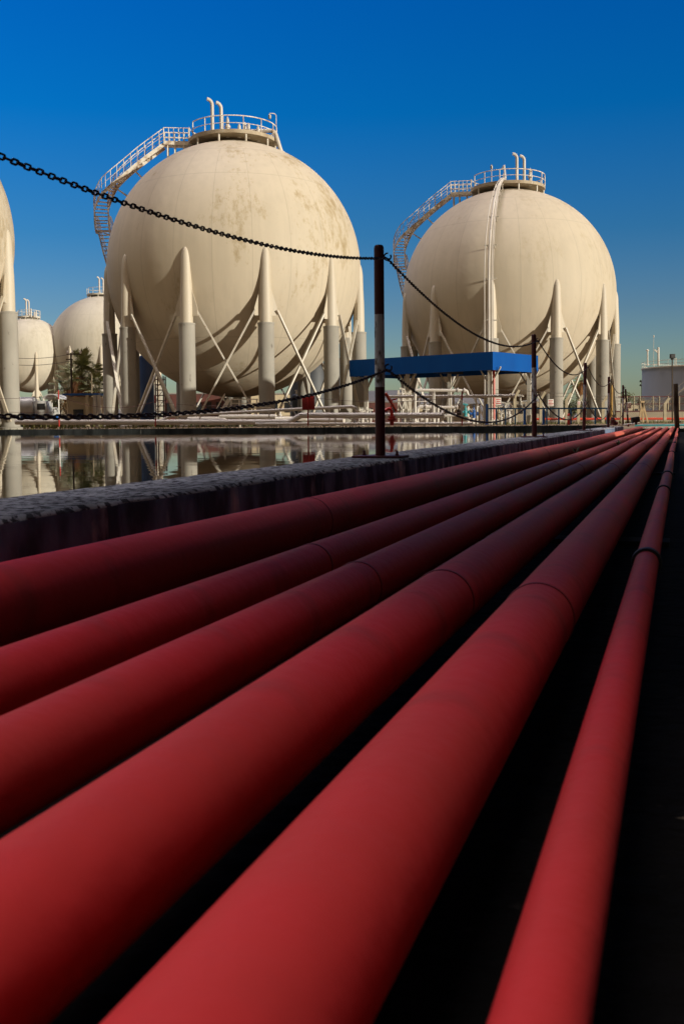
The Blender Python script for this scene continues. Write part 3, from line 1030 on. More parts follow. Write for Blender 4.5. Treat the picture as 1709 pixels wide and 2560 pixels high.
        for i, p in enumerate(fine):
            t = fine[min(i + 1, len(fine) - 1)] - fine[max(i - 1, 0)]
            h = Vector((t.x, t.y, 0)).normalized()
            sd_ = Vector((-h.y, h.x, 0))
            out = sd_ if sd_.dot(Vector((p.x, p.y, 0))) > 0 and abs(p.x) > 9 else sd_
            lefts.append(p + sd_ * W / 2)
            rights.append(p - sd_ * W / 2)
            if i:
                dist += (p - fine[i - 1]).length
            while dist >= nxt:
                treads.append((p, h, sd_))
                nxt += .335
        tm = MB()
        for p, h, sd_ in treads:
            q = Matrix((VR @ h, VR @ sd_, Vector((0, 0, 1)))).transposed()
            tm.box(lp(*p), (.27, W - .06, .035), q=q)
        tm.build('treads', 'rusty_white', stp)
        for side in (lefts, rights):
            strg = MB()
            for i in range(len(side) - 1):
                if i % 2 == 0:
                    a, b_ = lp(*side[i]), lp(*side[min(i + 2, len(side) - 1)])
                    strg.bar(a + Vector((0, 0, -.08)), b_ + Vector((0, 0, -.08)), .03, .26)
            strg.build('stringer', 'rusty_white', stp)
        hr = MB()
        for side in (lefts, rights):
            hr.tube([lp(*p) + Vector((0, 0, 1.05)) for p in side[::3]], .032, 6)
            hr.tube([lp(*p) + Vector((0, 0, .55)) for p in side[::3]], .018, 5)
            for i in range(0, len(side), 3):
                hr.tube([lp(*side[i]), lp(*side[i]) + Vector((0, 0, 1.05))], .021, 5)
        for yy in (-.72, .42):
            for zz in (.35, .7, 1.05):
                hr.tube([lp(L0, yy, zl + zz), lp(L1, yy, zl + zz)], .03, 6)
            for q in range(6):
                xx = L0 + (L1 - L0) * q / 5
                hr.tube([lp(xx, yy, zl), lp(xx, yy, zl + 1.05)], .028, 6)
        hr.build('handrail', 'rusty_white', stp)
        # standoff brackets
        for p in (Vector((-9.55, 2.9, 3.2)), Vector((-8.4, .0, 5.9)), Vector((-8.4, 7.1, -.6)), Vector((-9.35, 4.2, 2.2)), Vector((-7.2, -.1, 7.3)), Vector((-4.7, 9.8, -5.0))):
            for yy in (-.2, .2):
                nrm = p.normalized() * (R - .05)
                MB().bar(lp(*p), lp(nrm.x, nrm.y + yy, nrm.z), .08, .08).build('bracket', 'rusty_white', stp)
    if bundle is not None:
        # three pipes down the front of the sphere
        th = R_(bundle)
        for j, (dth, r, so_) in enumerate(((0, .09, .85), (-1.9, .04, .9), (1.2, .04, .8), (1.8, .03, .75))):
            pts = []
            for q in range(9, 37):
                la = R_(82 - (82 - 4) * (q - 9) / 27)
                rr = R + so_
                u = (q - 9) / 27
                a = R_(bundle + dth + (1 - u) * 0)
                # meridian seen from the front, drawn in towards the crown
                pts.append(base + Vector((rr * math.cos(la) * math.sin(a), -rr * math.cos(la) * math.cos(a), cz + rr * math.sin(la))))
            end = pts[-1].copy()
            end.z = .15
            pts.append(end)
            up = pts[0] + Vector((0, .5, .35))
            pts = [up + Vector((0, 1.2, .9 if j == 0 else -.2))] + [up + Vector((0, .2, .9 if j == 0 else .2))] + pts
            MB().tube(pts, r, 12).build('riser_pipe', 'white_pipe', o)
        for la in (66, 50, 34, 18, 2, -18):
            rr = R + .55
            la_ = R_(la)
            ca = math.cos(la_) if la > 0 else 1.0
            zz = cz + rr * math.sin(la_) if la > 0 else cz + la * .16
            ra = rr * ca
            a0, a1 = R_(bundle - 3), R_(bundle + 3.4)
            pA = base + Vector((ra * math.sin(a0), -ra * math.cos(a0), zz))
            pB = base + Vector((ra * math.sin(a1), -ra * math.cos(a1), zz))
            mb = MB().bar(pA, pB, .08, .08)
            ctr = C
            for t in (.25, .75):
                s_ = pA.lerp(pB, t)
                mb.bar(s_, C + (s_ - C).normalized() * (R - .03), .07, .07)
            mb.build('pipe_bracket', 'white_steel', o)
    return o

T1X, T1D = gx(587.5, 72.2, 672), 72.2
T2X, T2D = gx(1269.5, 86.4, 738), 86.4
sphere_tank('', T1X, T1D, 9.0, 11.09, 11, 18.3, 'largest whole sphere tank, yellow stained, behind the hanging chain', right_pipe=True)
sphere_tank('', T2X, T2D, 9.0, 10.83, 11, 15.1, 'right cream sphere tank with white riser pipes down its front', bundle=-18, shell='shell_fair')
sphere_tank('', gx(-389, 56, 588), 56, 9.0, 10.9, 11, 26.7, 'cream sphere tank cut off by the left edge of the photo', lod=2)
sphere_tank('', gx(75, 162, 888), 162, 6.0, 11.4, 11, 26, 'smallest distant sphere tank, next to the left edge leg', shell='shell_clean', lod=1, leg_k=.8, sleeve_z=4.2)
sphere_tank('', gx(261, 165, 877), 165, 9.0, 12.2, 11, 10, 'distant sphere tank behind the palm trees', shell='shell_clean', lod=1)
# gangway rail seen at the small tank
# ------------------------------------------------------------------ shade-casting buildings right of the pipes (out of frame)
def shed(s0, s1, v0, v1, h, label, pitch=0.0):
    o = thing('shed', SV((s0 + s1) / 2, v0, 0), label, 'shed')
    w = MB()
    svbox(w, s0, s1, v0, v1, -.05, h)
    w.build('wall', 'shed', o)
    r = MB()
    svbox(r, s0 - .15, s1 + .15, v0 - .2, v1 + .2, h + .003, h + .18)
    r.build('roof', 'roof', o)
    n = max(1, int((s1 - s0) / 5))
    for i in range(n):
        s = s0 + (i + .5) * (s1 - s0) / n
        mb = MB()
        svbox(mb, s - .6, s + .6, v0 - .03, v0 + .02, h * .45, h * .45 + 1.0)
        mb.build('window', 'window', o)
    return o
shed(-14, 16.2, 2.4, 3.4, 4.6, 'long low grey shed right of the pipes, whose shade covers them')
lean = bpy.data.objects['shed']
def roof_slab(sa, sb, va, vb, z):  # one slab of the added overhead light blocker
    mb = MB()
    svbox(mb, sa, sb, va, vb, z, z + .06)
    return mb
for (sa, sb, z, nm) in ((BLOCKER_S0, 7.0, 4.2, 'low'), (7.0, 14.0, 7.5, 'high')):  # added sheets and slats, out of view, to dim the pipes below
    roof_slab(sa, sb, -2.6, BLOCKER_SPLIT, z).build('blocker_sheet', 'shed', lean)
    q = sa
    while q < sb - .1:
        roof_slab(q, q + .5 * BLOCKER_FILL, BLOCKER_SPLIT + .004, 2.36, z).build('blocker_slat', 'shed', lean)
        q += .5
    for t_ in (sa + .1, (sa + sb) / 2, sb - .1):
        mb = MB()
        mb.bar(SV(t_, 2.38, z - .06), SV(t_, -2.5, z - .06), .10, .10)
        mb.bar(SV(t_, 2.5, -.05), SV(t_, 2.5, z - .02), .14, .14)
        mb.build('blocker_frame', 'shed', lean)
shed(18.6, 27.4, 5.0, 11.0, 7.6, 'tall grey shed right of the trench end')
shed(38.6, 51.0, 5.0, 13.0, 7.8, 'big grey warehouse on the right further along')

# ------------------------------------------------------------------ things on the far bank
def marker(x, ytop, ybot, d, label, sign=False):
    b = at(x, ybot, d)
    h = at(x, ytop, d).z - b.z
    o = thing('marker_pole', b, label, 'pole', 'marker poles along the far bank')
    n = 4
    r = .016
    for i in range(n):
        MB().tube([b + Vector((0, 0, h * i / n)), b + Vector((0, 0, h * (i + 1) / n))], r, 10).build('red_band' if i % 2 == n % 2 - 0 or i in (0, 3) else 'white_band', 'red_paint' if i in (0, 3) else 'sign_white', o)
    return b, h
mk = []
mk.append(marker(148, 975, 1066, 26.6, 'red and white marker pole on the far bank before the palm trees'))
mk.append(marker(388.5, 988, 1066, 25.8, 'red and white marker pole on the far bank left of the shaded sphere leg'))
mk.append(marker(1154.5, 978, 1063, 23.5, 'red and white marker pole on the far bank before the tangled white pipework'))
sp = at(770, 1064, 24.5)
o = thing('marker_pole', sp, 'thin pole with a red bottom carrying the red board on the far bank', 'pole', 'marker poles along the far bank')
MB().tube([sp, sp + Vector((0, 0, .40))], .016, 10).build('red_band', 'red_paint', o)
MB().tube([sp + Vector((0, 0, .40)), sp + Vector((0, 0, .76))], .016, 10).build('white_band', 'sign_white', o)
c = at(770.5, 1007, 24.5)
tag(MB().box(c + Vector((0, -.03, 0)), (.305, .02, .335), .02).prism([c + Vector((-.02, -.045, -.16)), c + Vector((.02, -.045, -.16)), c + Vector((.0, -.075, -.16))], (0, 0, .32)).build('red_board', 'red_paint', bevel=.004),
    'square folded red board on a thin pole before the big sphere legs', 'sign')
def rope(a, b, sag, label, r=.005, m='maroon', group='ropes between marker poles'):
    pts = []
    for i in range(13):
        t = i / 12
        p = Vector(a).lerp(Vector(b), t)
        p.z -= 4 * sag * t * (1 - t)
        pts.append(p)
    return tag(MB().tube(pts, r, 5).build('rope', m), label, 'rope', group)
tops = [mk[0][0] + Vector((0, 0, mk[0][1] * .85)), mk[1][0] + Vector((0, 0, mk[1][1] * .80)), sp + Vector((0, 0, .70)), mk[2][0] + Vector((0, 0, mk[2][1] * .85))]
lows = [mk[0][0] + Vector((0, 0, mk[0][1] * .40)), mk[1][0] + Vector((0, 0, mk[1][1] * .32)), sp + Vector((0, 0, .30)), mk[2][0] + Vector((0, 0, mk[2][1] * .4))]
lft = at(-160, 985, 28)
rope(lft, tops[0], .10, 'upper dark rope from beyond the left edge to the leftmost marker pole')
rope(lft - Vector((0, 0, .42)), lows[0], .04, 'lower dark rope from beyond the left edge to the leftmost marker pole')
rope(tops[0], tops[1], .24, 'upper rope sagging past the palm trees between two marker poles')
rope(tops[1], tops[2], .16, 'upper rope before the shaded sphere legs up to the red board')
rope(lows[1], lows[2], .10, 'lower rope before the white pipeline up to the red board pole')
rope(tops[2], tops[3], .12, 'upper rope from the red board to the pole by the tangled pipework')
rope(lows[2], lows[3], .18, 'lower rope from the red board pole to the pole by the tangled pipework')

def pipe(pts, r, label, name='white_pipeline', m='white_pipe', rad=None, n=14, supports=(), flanges=(), cat='pipe', group=None, parent=None, zb=0.0):
    p = path(pts, rad or r * 3)
    o = thing(name, Vector((p[0].x, p[0].y, 0)), label, cat, group)
    MB().tube(p, r, n).build('pipe', m, o)
    for q in supports:
        q = Vector(q)
        MB().box(Vector((q.x, q.y, (q.z + zb) / 2)), (r * .7, r * .7, max(.03, q.z - zb))).box(Vector((q.x, q.y, q.z - r * 1.02)), (r * 1.6, r * 2.2, r * .25)).build('support', 'white_steel', o)
    for (q, ax) in flanges:
        MB().lathe([(r * 1.7, -r * .35), (r * 1.75, 0), (r * 1.7, r * .35)], Vector(q), n, Vector(ax)).build('flange', 'white_pipe', o)
    return o
# A: the long fat pipe, stepping up
d = 31.5
pipe([at(40, 1055, 34), at(480, 1055.3, 32.5), at(722, 1055, 31.5), at(752, 1038.5, 31.5), at(1104, 1038.5, 31)], .090,
     'fat white pipeline on the far bank, stepping up to a blind flange', flanges=[(at(1105, 1038.5, 31), (1, 0, 0))],
     supports=[at(1025, 1046, 31.02), at(880, 1046, 31.2), at(700, 1060, 31.6), at(240, 1060, 33.4)])
# B: thin low pipe on the curb
pipe([at(640, 1059.5, 29.5), at(1180, 1059, 27)], .038, 'thin low white pipe lying on the far bank under the fat pipeline', supports=[at(800, 1062, 28.8), at(1000, 1062, 27.8)])
# C: raised thin pipe with elbow and bellows
q = at(886, 1016.5, 33)
pipe([at(400, 1052, 37), at(430, 1040, 36.8), at(700, 1025, 34.5), at(874, 1016.5, 33), at(890, 1019, 33), at(891, 1058, 33)], .055, 'raised thin white pipe rising rightward to an elbow',
     supports=[at(500, 1038, 36.1), at(672, 1027, 34.7), at(823, 1020, 33.4)], rad=.14)
bl = thing('bellows', at(891, 1050, 33), 'ribbed white bellows joint under the elbow of the raised thin pipe', 'pipe joint')
mb = MB()
z0, z1 = at(891, 1053, 33).z, at(891, 1028, 33).z
prof = []
for i in range(13):
    prof.append((.062 if i % 2 else .092, (z1 - z0) * i / 12))
mb.lathe(prof, Vector((bl.location.x, bl.location.y, z0)), 14)
mb.build('ribs', 'white_pipe', bl)
# more pipes behind, left half, partly catching sun
pipe([at(470, 1049.5, 40), at(560, 1049.5, 39), at(568, 1055, 39)], .085, 'short white pipe end bent to the ground behind the fat pipeline at left')
pipe([at(550, 1042, 44), at(690, 1042, 43)], .11, 'white pipe length lying between the two nearest sphere legs', supports=[at(600, 1046, 43.6)])
pipe([at(470, 1045, 47), at(640, 1044, 46)], .06, 'slim white pipe length behind the fat pipeline under the sphere')
pipe([at(690, 1047, 42), at(760, 1047, 42), at(772, 1051, 42), at(860, 1051, 41)], .10, 'bent white pipe behind the step of the fat pipeline')
pipe([at(966, 991.5, 55), at(1284, 989.5, 55)], .085, 'long straight grey white pipe on the rack passing under the blue canopy', m='white_pipe',
     flanges=[(at(1284, 989.5, 55), (1, 0, 0)), (at(1276, 989.5, 55), (1, 0, 0))], supports=[at(1060, 994, 55), at(1132, 994, 55), at(1190, 994, 55)])
# D: goalpost of pipes
pipe([at(1037, 1056, 36), at(1037, 975, 36), at(1166, 976, 36), at(1169, 988, 36)], .055, 'tall white goalpost shaped pipe left of the blue canopy posts', rad=.1,
     flanges=[(at(1144, 975.6, 36), (1, 0, 0)), (at(1160, 976, 36), (1, 0, 0)), (at(1037, 1053, 36), (0, 0, 1))])
pipe([at(1083, 976, 36.2), at(1084, 1060, 36.2)], .062, 'thick upright white pipe dropping from the goalpost pipe', flanges=[(at(1084, 1046, 36.2), (0, 0, 1)), (at(1084, 1040, 36.2), (0, 0, 1)), (at(1084, 1033, 36.2), (0, 0, 1))])
pipe([at(1043, 1058, 37), at(1043, 1017, 37), at(1078, 1017, 37)], .065, 'white pipe elbow rising from the bank inside the goalpost pipe', rad=.12, flanges=[(at(1043, 1045, 37), (0, 0, 1)), (at(1043, 1040, 37), (0, 0, 1)), (at(1064, 1017, 37), (1, 0, 0))])
pipe([at(1086, 1018, 38), at(1144, 1018, 38)], .055, 'level white pipe stub right of the upright pipe', flanges=[(at(1142, 1018, 38), (1, 0, 0))], supports=[at(1093, 1020, 38)])
pipe([at(1110, 1038.5, 34), at(1140, 1037.5, 34)], .05, 'short white pipe stub leaving the blind flange to the right', supports=[at(1119, 1040, 34)])
pipe([at(1038, 1003.5, 40), at(1084, 1003.5, 40)], .02, 'thin white crossbar within the goalpost pipe')
pipe([at(1090, 1062, 35), at(1085, 978, 35)], .018, 'thin white conduit running beside the thick upright pipe')
for i, (x, yt, yb, d_, r, lb) in enumerate(((1094, 1015, 1062, 35, .05, 'stubby white bollard pipe beside the thick upright pipe'), (1169, 1016, 1060, 61, .085, 'upright white pipe stub right of the marker pole, left one of a pair'),
        (1191, 1016, 1060, 61, .085, 'upright white pipe stub right of the marker pole, right one of a pair'), (1133, 994, 1022, 62, .072, 'upright white pipe under the rack, thick one'), (1122, 996, 1020, 62, .042, 'upright white pipe under the rack, thin one'),
        (1210, 1014, 1050, 61, .09, 'upright white pipe just left of the canopy post'), (1232, 1004, 1052, 61, .085, 'upright cream pipe just right of the canopy post'), (1006, 1022, 1046, 61, .055, 'small white standpipe right of the red fire monitor'),
        (915, 1018, 1046, 62, .055, 'small white standpipe left of the tallest chain post'), (838, 1040, 1056, 32, .03, 'small white standpipe below the raised thin pipe'))):
    a, b_ = at(x, yb, d_), at(x, yt, d_)
    pipe([a, b_], r, lb, name='standpipe', flanges=[(b_, (0, 0, 1))] if i % 2 == 0 else ())
# valves with handwheels in the pipework under the canopy
def valve(x, y, d, k, label, m='white_pipe', wheel='white_steel'):
    p = at(x, y, d)
    o = thing('gate_valve', p, label, 'valve', 'valves in the pipework')
    MB().lathe([(.10 * k, -.22 * k), (.10 * k, -.17 * k), (.06 * k, -.16 * k), (.09 * k, -.06 * k), (.09 * k, .06 * k), (.05 * k, .12 * k), (.09 * k, .13 * k), (.09 * k, .17 * k), (.04 * k, .19 * k), (.03 * k, .34 * k), (.01 * k, .42 * k)], p, 12).build('body', m, o)
    MB().tube([p + Vector((-.18 * k, 0, 0)), p + Vector((.18 * k, 0, 0))], .06 * k, 10).lathe([(.10 * k, -.02 * k), (.10 * k, .02 * k)], p + Vector((-.18 * k, 0, 0)), 12, (1, 0, 0)).lathe([(.10 * k, -.02 * k), (.10 * k, .02 * k)], p + Vector((.18 * k, 0, 0)), 12, (1, 0, 0)).build('branch', m, o)
    mb = MB()
    ring_mesh(mb, p + Vector((0, 0, .38 * k)), .13 * k, .014 * k, (0.1, -.3, 1))
    mb.bar(p + Vector((-.13 * k, 0, .38 * k)), p + Vector((.13 * k, 0, .38 * k)), .02 * k, .02 * k)
    mb.bar(p + Vector((0, -.13 * k, .36 * k)), p + Vector((0, .13 * k, .40 * k)), .02 * k, .02 * k)
    mb.build('handwheel', wheel, o)
    return o
VL = ['white valve low beside the bellows joint', 'white valve left of the tallest chain post', 'white valve inside the goalpost pipe, low', 'white valve on the level pipe stub', 'white valve between the two upright stubs',
      'blue topped valve left of the canopy post', 'teal valve beside the marker pole', 'white valve right of the canopy post', 'cream valve behind the sign plate', 'white valve under the turquoise canopy side', 'white valve at the foot of the second canopy post',
      'brass coloured valve behind the railing', 'white valve on the rack left of the goalpost pipe', 'white valve behind the sphere leg at centre', 'cream valve under the rack pipe', 'white valve low behind the railing corner']
VP = [(905, 1050, 36, .9), (925, 1046, 62, 1.4), (1064, 1048, 37, 1.0), (1104, 1044, 61, 1.4), (1181, 1046, 61, 1.4), (1184, 1034, 60, 1.2), (1163, 1030, 60, 1.2), (1226, 1034, 61, 1.6), (1246, 1040, 62, 1.7), (1262, 1034, 62, 1.7), (1272, 1046, 61, 1.5),
      (1300, 1014, 62, 1.6), (1005, 992, 62, 1.3), (700, 1046, 44, 1), (1152, 1012, 62, 1.5), (1252, 1052, 61, 1.3)]
for i, (x, y, d_, k) in enumerate(VP):
    valve(x, y, d_, k, VL[i], {5: 'blue_paint', 6: 'turquoise', 11: 'brass', 8: 'beige_wall'}.get(i, 'white_pipe'), {5: 'black', 6: 'turquoise'}.get(i, 'white_steel'))
# piping frame behind the tallest post
fr = thing('pipe_rack', at(1010, 1046, 63), 'white steel pipe rack with cross bracing behind the red fire monitor', 'pipe rack')
for x in (996, 1012, 1026):
    MB().box((at(x, 1046, 63) + at(x, 984, 63)) / 2, (.11, .11, at(x, 984, 63).z)).build('post', 'white_steel', fr)
for y in (984, 1001, 1024):
    MB().bar(at(993, y, 62.9), at(1029, y, 62.9), .08, .10).build('beam', 'white_steel', fr)
for (xa, ya, xb, yb) in ((997, 1044, 1011, 1003), (1013, 1003, 1025, 1044), (1011, 1044, 997, 1003)):
    MB().bar(at(xa, ya, 62.8), at(xb, yb, 62.8), .06, .06).build('diagonal', 'white_steel', fr)
# platform rail near the sphere bottom centre
pl = thing('service_platform', at(600, 1040, 60), 'white railed service platform with steps under the big sphere bottom', 'platform')
MB().box(at(610, 1020, 60), (3.2, 1.0, .08)).build('deck', 'white_steel', pl)
for x in (578, 598, 622, 642):
    MB().tube([at(x, 1040, 59.6), at(x, 998, 59.6)], .045, 6).build('post', 'white_steel', pl)
MB().bar(at(576, 998, 59.6), at(645, 998, 59.6), .06, .06).build('top_rail', 'white_steel', pl)
MB().bar(at(576, 1008, 59.6), at(645, 1008, 59.6), .04, .04).build('mid_rail', 'white_steel', pl)
MB().bar(at(548, 1040, 59.6), at(572, 998, 59.6), .14, .2).build('stair_stringer', 'white_steel', pl)
MB().bar(at(542, 1020, 59.6), at(562, 984, 59.6), .06, .06).build('stair_rail', 'white_steel', pl)
dr = at(583, 1012, 71)
tag(MB().lathe([(.5, 0), (.5, 1.9), (.62, 1.9), (.62, 2.05)], Vector((dr.x, dr.y, 0)), 20).build('drain_pedestal', 'concrete_sleeve'), 'round grey pedestal under the bottom of the big stained sphere', 'pedestal')

# red fire monitor on the far bank
fm = thing('fire_monitor', at(979, 1063, 24), 'bright red fire monitor cannon on the far bank just right of the tallest post', 'fire monitor')
d_ = 24
MB().lathe([(.045, 0), (.05, .10), (.10, .12), (.115, .135), (.115, .16), (.08, .17), (.08, .20), (.10, .205), (.10, .225), (.045, .23), (.04, .36)], at(979, 1063.5, d_), 16).build('stem', 'red_paint', fm)
MB().tube(path([at(979, 1031, d_), at(976, 1021, d_), at(966, 1023, d_), at(958, 1030, d_ - .05)], .06), .038, 12).build('elbow', 'red_paint', fm)
MB().tube([at(990, 1028, d_ - .1), at(978, 1007, d_ - .13), at(963, 983, d_ - .16)], [.030, .034, .040], 14).build('barrel', 'orange_red', fm)
MB().bar(at(972, 1001, d_ + .05), at(992, 997, d_ + .05), .03, .035).build('handle', 'red_paint', fm)
MB().bar(at(979, 1001, d_ + .05), at(976, 1026, d_ + .05), .03, .03).build('lever', 'red_paint', fm)

# ------------------------------------------------------------------ blue canopy
cn = thing('canopy', at(1230, 1050, 62), 'flat roofed canopy with a deep blue fascia, its side sunlit turquoise, on white posts', 'canopy')
Pc0, Pc1 = at(1231, 878.5, 60), at(1231, 924.5, 60)
zt_, zb_ = Pc0.z, Pc1.z
A_ = at(873, 888, 67.2)
A_.z = zt_
Cn = Vector((Pc0.x, Pc0.y, zt_))
fdir = (A_ - Cn)
fdir.z = 0
bdir = Vector((-fdir.y, fdir.x, 0)).normalized()
if bdir.y < 0:
    bdir = -bdir
# side runs back to where its far edge stands behind the second chain post
W2 = 5.5
Bk = Cn + bdir * W2
Dk = A_ + bdir * W2
hh = Vector((0, 0, zb_ - zt_))
th = .08
def slab(a, b, inward):
    mb = MB()
    n = 14
    top = [Vector(a).lerp(Vector(b), i / n) for i in range(n + 1)]
    vs, fs = [], []
    for i, p in enumerate(top):
        w = (.018 * math.sin(i * 2.1) + .012 * math.sin(i * 5.3)) if 0 < i < n else 0
        o1 = -inward * (w + .0)
        vs += [p, p + hh * .5 + o1, p + hh + o1 * 1.2, p + inward * th, p + inward * th + hh]
    for i in range(n):
        q = i * 5
        r = q + 5
        fs += [(q, r, r + 1, q + 1), (q + 1, r + 1, r + 2, q + 2), (q + 2, r + 2, r + 4, q + 4), (q + 4, r + 4, r + 3, q + 3), (q + 3, r + 3, r, q)]
    fs += [(0, 1, 2, 4, 3), (n * 5, n * 5 + 3, n * 5 + 4, n * 5 + 2, n * 5 + 1)]
    return mb.add(vs, fs)
fu = fdir.normalized()
slab(A_, Cn, bdir).build('front_fascia', 'canopy_blue', cn, sharp=60)
slab(Cn + bdir * .002 + fu * 0, Bk, fu).build('side_fascia', 'canopy_blue', cn, sharp=60)
slab(Bk, Dk, -bdir).build('rear_fascia', 'canopy_blue', cn, sharp=60)
slab(Dk, A_ + bdir * .09, -fu).build('far_side_fascia', 'canopy_blue', cn, sharp=60)
mb = MB()
i0, i1 = bdir * .1 + fu * .1, bdir * .1 - fu * .1
z_ = Vector((0, 0, -.25))
mb.prism([Cn + bdir * .1 + fu * .1 + z_, Bk - bdir * .1 + fu * .1 + z_, Dk - bdir * .1 - fu * .1 + z_, A_ + bdir * .1 - fu * .1 + z_], (0, 0, .2))
mb.build('roof_slab', 'dark_under', cn)
mb = MB()
for t in (.15, .5, .85):
    a = Cn.lerp(A_, t)
    mb.bar(a + bdir * .3 + hh * .8, a + bdir * (W2 - .3) + hh * .8, .12, .25)
mb.build('roof_beams', 'dark_under', cn)
for (t, bk, red) in ((.045, .5, 1), (.05, 5.3, 0), (.62, .8, 0), (.93, .8, 0), (.60, 5.3, 0), (.93, 5.3, 0)):
    p = Cn.lerp(A_, t) + bdir * bk
    mb = MB().box(Vector((p.x, p.y, (zb_ + .3) / 2)), (.24, .24, zb_ + .3), -PHI)
    for (q, s_) in ((fu, 1), (fu, -1), (bdir, 1)):
        mb.bar(Vector((p.x, p.y, zb_ - .9)) + q * s_ * .05, Vector((p.x, p.y, zb_ + .2)) + q * s_ * .75, .08, .08)
    pst = mb.build('post', 'white_steel', cn)
    if red:
        MB().tube([Vector((p.x + .22, p.y - .2, .3)), Vector((p.x + .22, p.y - .2, zb_ + .1))], .06, 8).build('red_downpipe', 'orange_red', cn)

# ------------------------------------------------------------------ railing, fence posts, wires, signs
rl = thing('railing', at(1366, 1060, 48), 'low blue painted railing along the bank below the canopy', 'railing')
yb = lambda x: 1061.5 - (x - 1215) * .004
for x in (1240, 1263, 1287, 1337, 1366, 1396, 1426, 1487, 1517):
    a = at(x, yb(x), 48)
    MB().box(Vector((a.x, a.y, (a.z + at(x, 1022, 48).z) / 2)), (.065, .065, at(x, 1022, 48).z - a.z)).build('baluster', 'rail_blue', rl)
MB().bar(at(1216, 1021.5, 48), at(1519, 1020.5, 48), .07, .07).build('top_rail', 'rail_blue', rl)
for x, yt, lb in ((1217, 1010, 'thick dark blue post at the left end of the low railing'), (1311, 1022, 'thick dark blue post just left of the second chain post'), (1358, 1024, 'thick dark blue post just right of the second chain post')):
    a, b_ = at(x, 1061.5, 47.6), at(x, yt, 47.6)
    tag(MB().tube([a, b_], .065, 12).lathe([(.11, 0), (.11, .03)], a, 12).build('blue_post', 'blue_paint'), lb, 'post', 'thick blue posts by the railing')
FP = [(1213, 972, 1061, 61, 'bent top fence post before the nearest canopy post'), (1286, 975, 1061, 61, 'bent top fence post under the turquoise canopy side'), (1351, 980, 1061, 61, 'bent top fence post just right of the second chain post'),
      (1415, 983, 1061, 61, 'bent top fence post beside the red extinguisher'), (1445, 988, 1061, 61, 'bent top fence post left of the leaning third chain post'), (1506, 990, 1061, 61, 'bent top fence post left of the fourth chain post'),
      (1554, 996, 1061, 61, 'bent top fence post left of the corner chain post'), (1661, 995, 1059, 62, 'lone bent top fence post right of the pale timber tripod')]
fnc = thing('mesh_fence', at(1415, 1061, 61), 'chain link fence on bent cream concrete posts behind the low blue railing', 'fence')
ftops = []
for (x, yt, yb_, d_, lb) in FP:
    a = at(x, yb_, d_)
    h = at(x, yt, d_).z - a.z
    k1 = Vector((a.x, a.y, a.z + h * .78))
    k2 = k1 + Vector((.27, 0, h * .22))
    a.z = 0
    mb = MB()
    w = .085
    mb.bar(a, k1, w * 2, w * 2)
    mb.bar(k1 + Vector((-.03, 0, -.06)), k2, w * 2 - .006, w * 1.6)
    mb.build('fence_post', 'fence_post', fnc)
    ftops.append((k1, k2))
for j, (zz, lb) in enumerate(((1.0, 'top strand of wire strung through the bent fence post tips'), (.5, 'middle strand of wire below the bent fence post tips'))):
    mb = MB()
    pts = []
    for k1, k2 in ftops:
        pts.append(k1.lerp(k2, zz))
    for i in range(len(pts) - 1):
        m_ = pts[i].lerp(pts[i + 1], .5) + Vector((0, 0, -.03))
        pts_ = [pts[i], m_, pts[i + 1]]
        mb.tube(pts_, .011, 4)
    mb.build('wire_strand', 'wire', fnc)
# chain-link mesh panels between posts
for i in range(len(ftops) - 1):
    a, b_ = ftops[i][0], ftops[i + 1][0]
    mb = MB()
    L = (b_ - a).length
    dirn = (b_ - a).normalized()
    top = a.z
    n = int((L + top) / .16)
    for k in range(n):
        u = -top + k * .16
        for sg in (0, 1):
            u0, z0_, u1, z1_ = u, 0.05, u + top, top
            if u0 < 0:
                z0_ += -u0
                u0 = 0
            if u1 > L:
                z1_ -= u1 - L
                u1 = L
            if u1 <= u0:
                continue
            p, q = (Vector((a.x, a.y, 0)) + dirn * (u0 if not sg else L - u0)), (Vector((a.x, a.y, 0)) + dirn * (u1 if not sg else L - u1))
            p.z, q.z = z0_, z1_
            mb.tube([p, q], .0028, 3, cap=False)
    mb.build('mesh_panel', 'wire', fnc)
def sign(x0, y0, x1, y1, d, label, rows, tilt=0.0):
    a, b_ = at(x0, y0, d), at(x1, y1, d)
    c = (a + b_) / 2
    w, h = abs(b_.x - a.x), abs(a.z - b_.z)
    o = thing('warning_sign', c, label, 'sign', 'warning signs on the fence')
    MB().box(c, (w, .02, h)).build('board', 'sign_white', o, bevel=.004)
    mb = MB()
    for r in range(rows):
        zz = c.z + h * (.5 - (r + .8) / (rows + .6))
        xx = c.x - w * .40
        ww = w * (.8 if r % 2 == 0 else .62)
        xx = c.x - ww / 2
        while xx < c.x + ww / 2:
            l = random.uniform(.02, .05) * w / .3
            mb.box((xx + l / 2, c.y - .013, zz), (l * .85, .006, h / (rows + 1) * .5))
            xx += l
    mb.build('lettering', 'red_paint', o)
sign(1238, 994, 1252, 1012, 60.8, 'white sign with red lettering on the fence under the canopy side', 3)
sign(1369, 998, 1383, 1015, 60.8, 'white red lettered sign just right of the second chain post', 4)
sign(1443, 1003, 1450, 1012, 60.8, 'small white sign on the bent post left of the third chain post', 3)
sign(1567, 1006, 1577, 1021, 61.4, 'white sign with red lettering right of the corner chain post', 3)
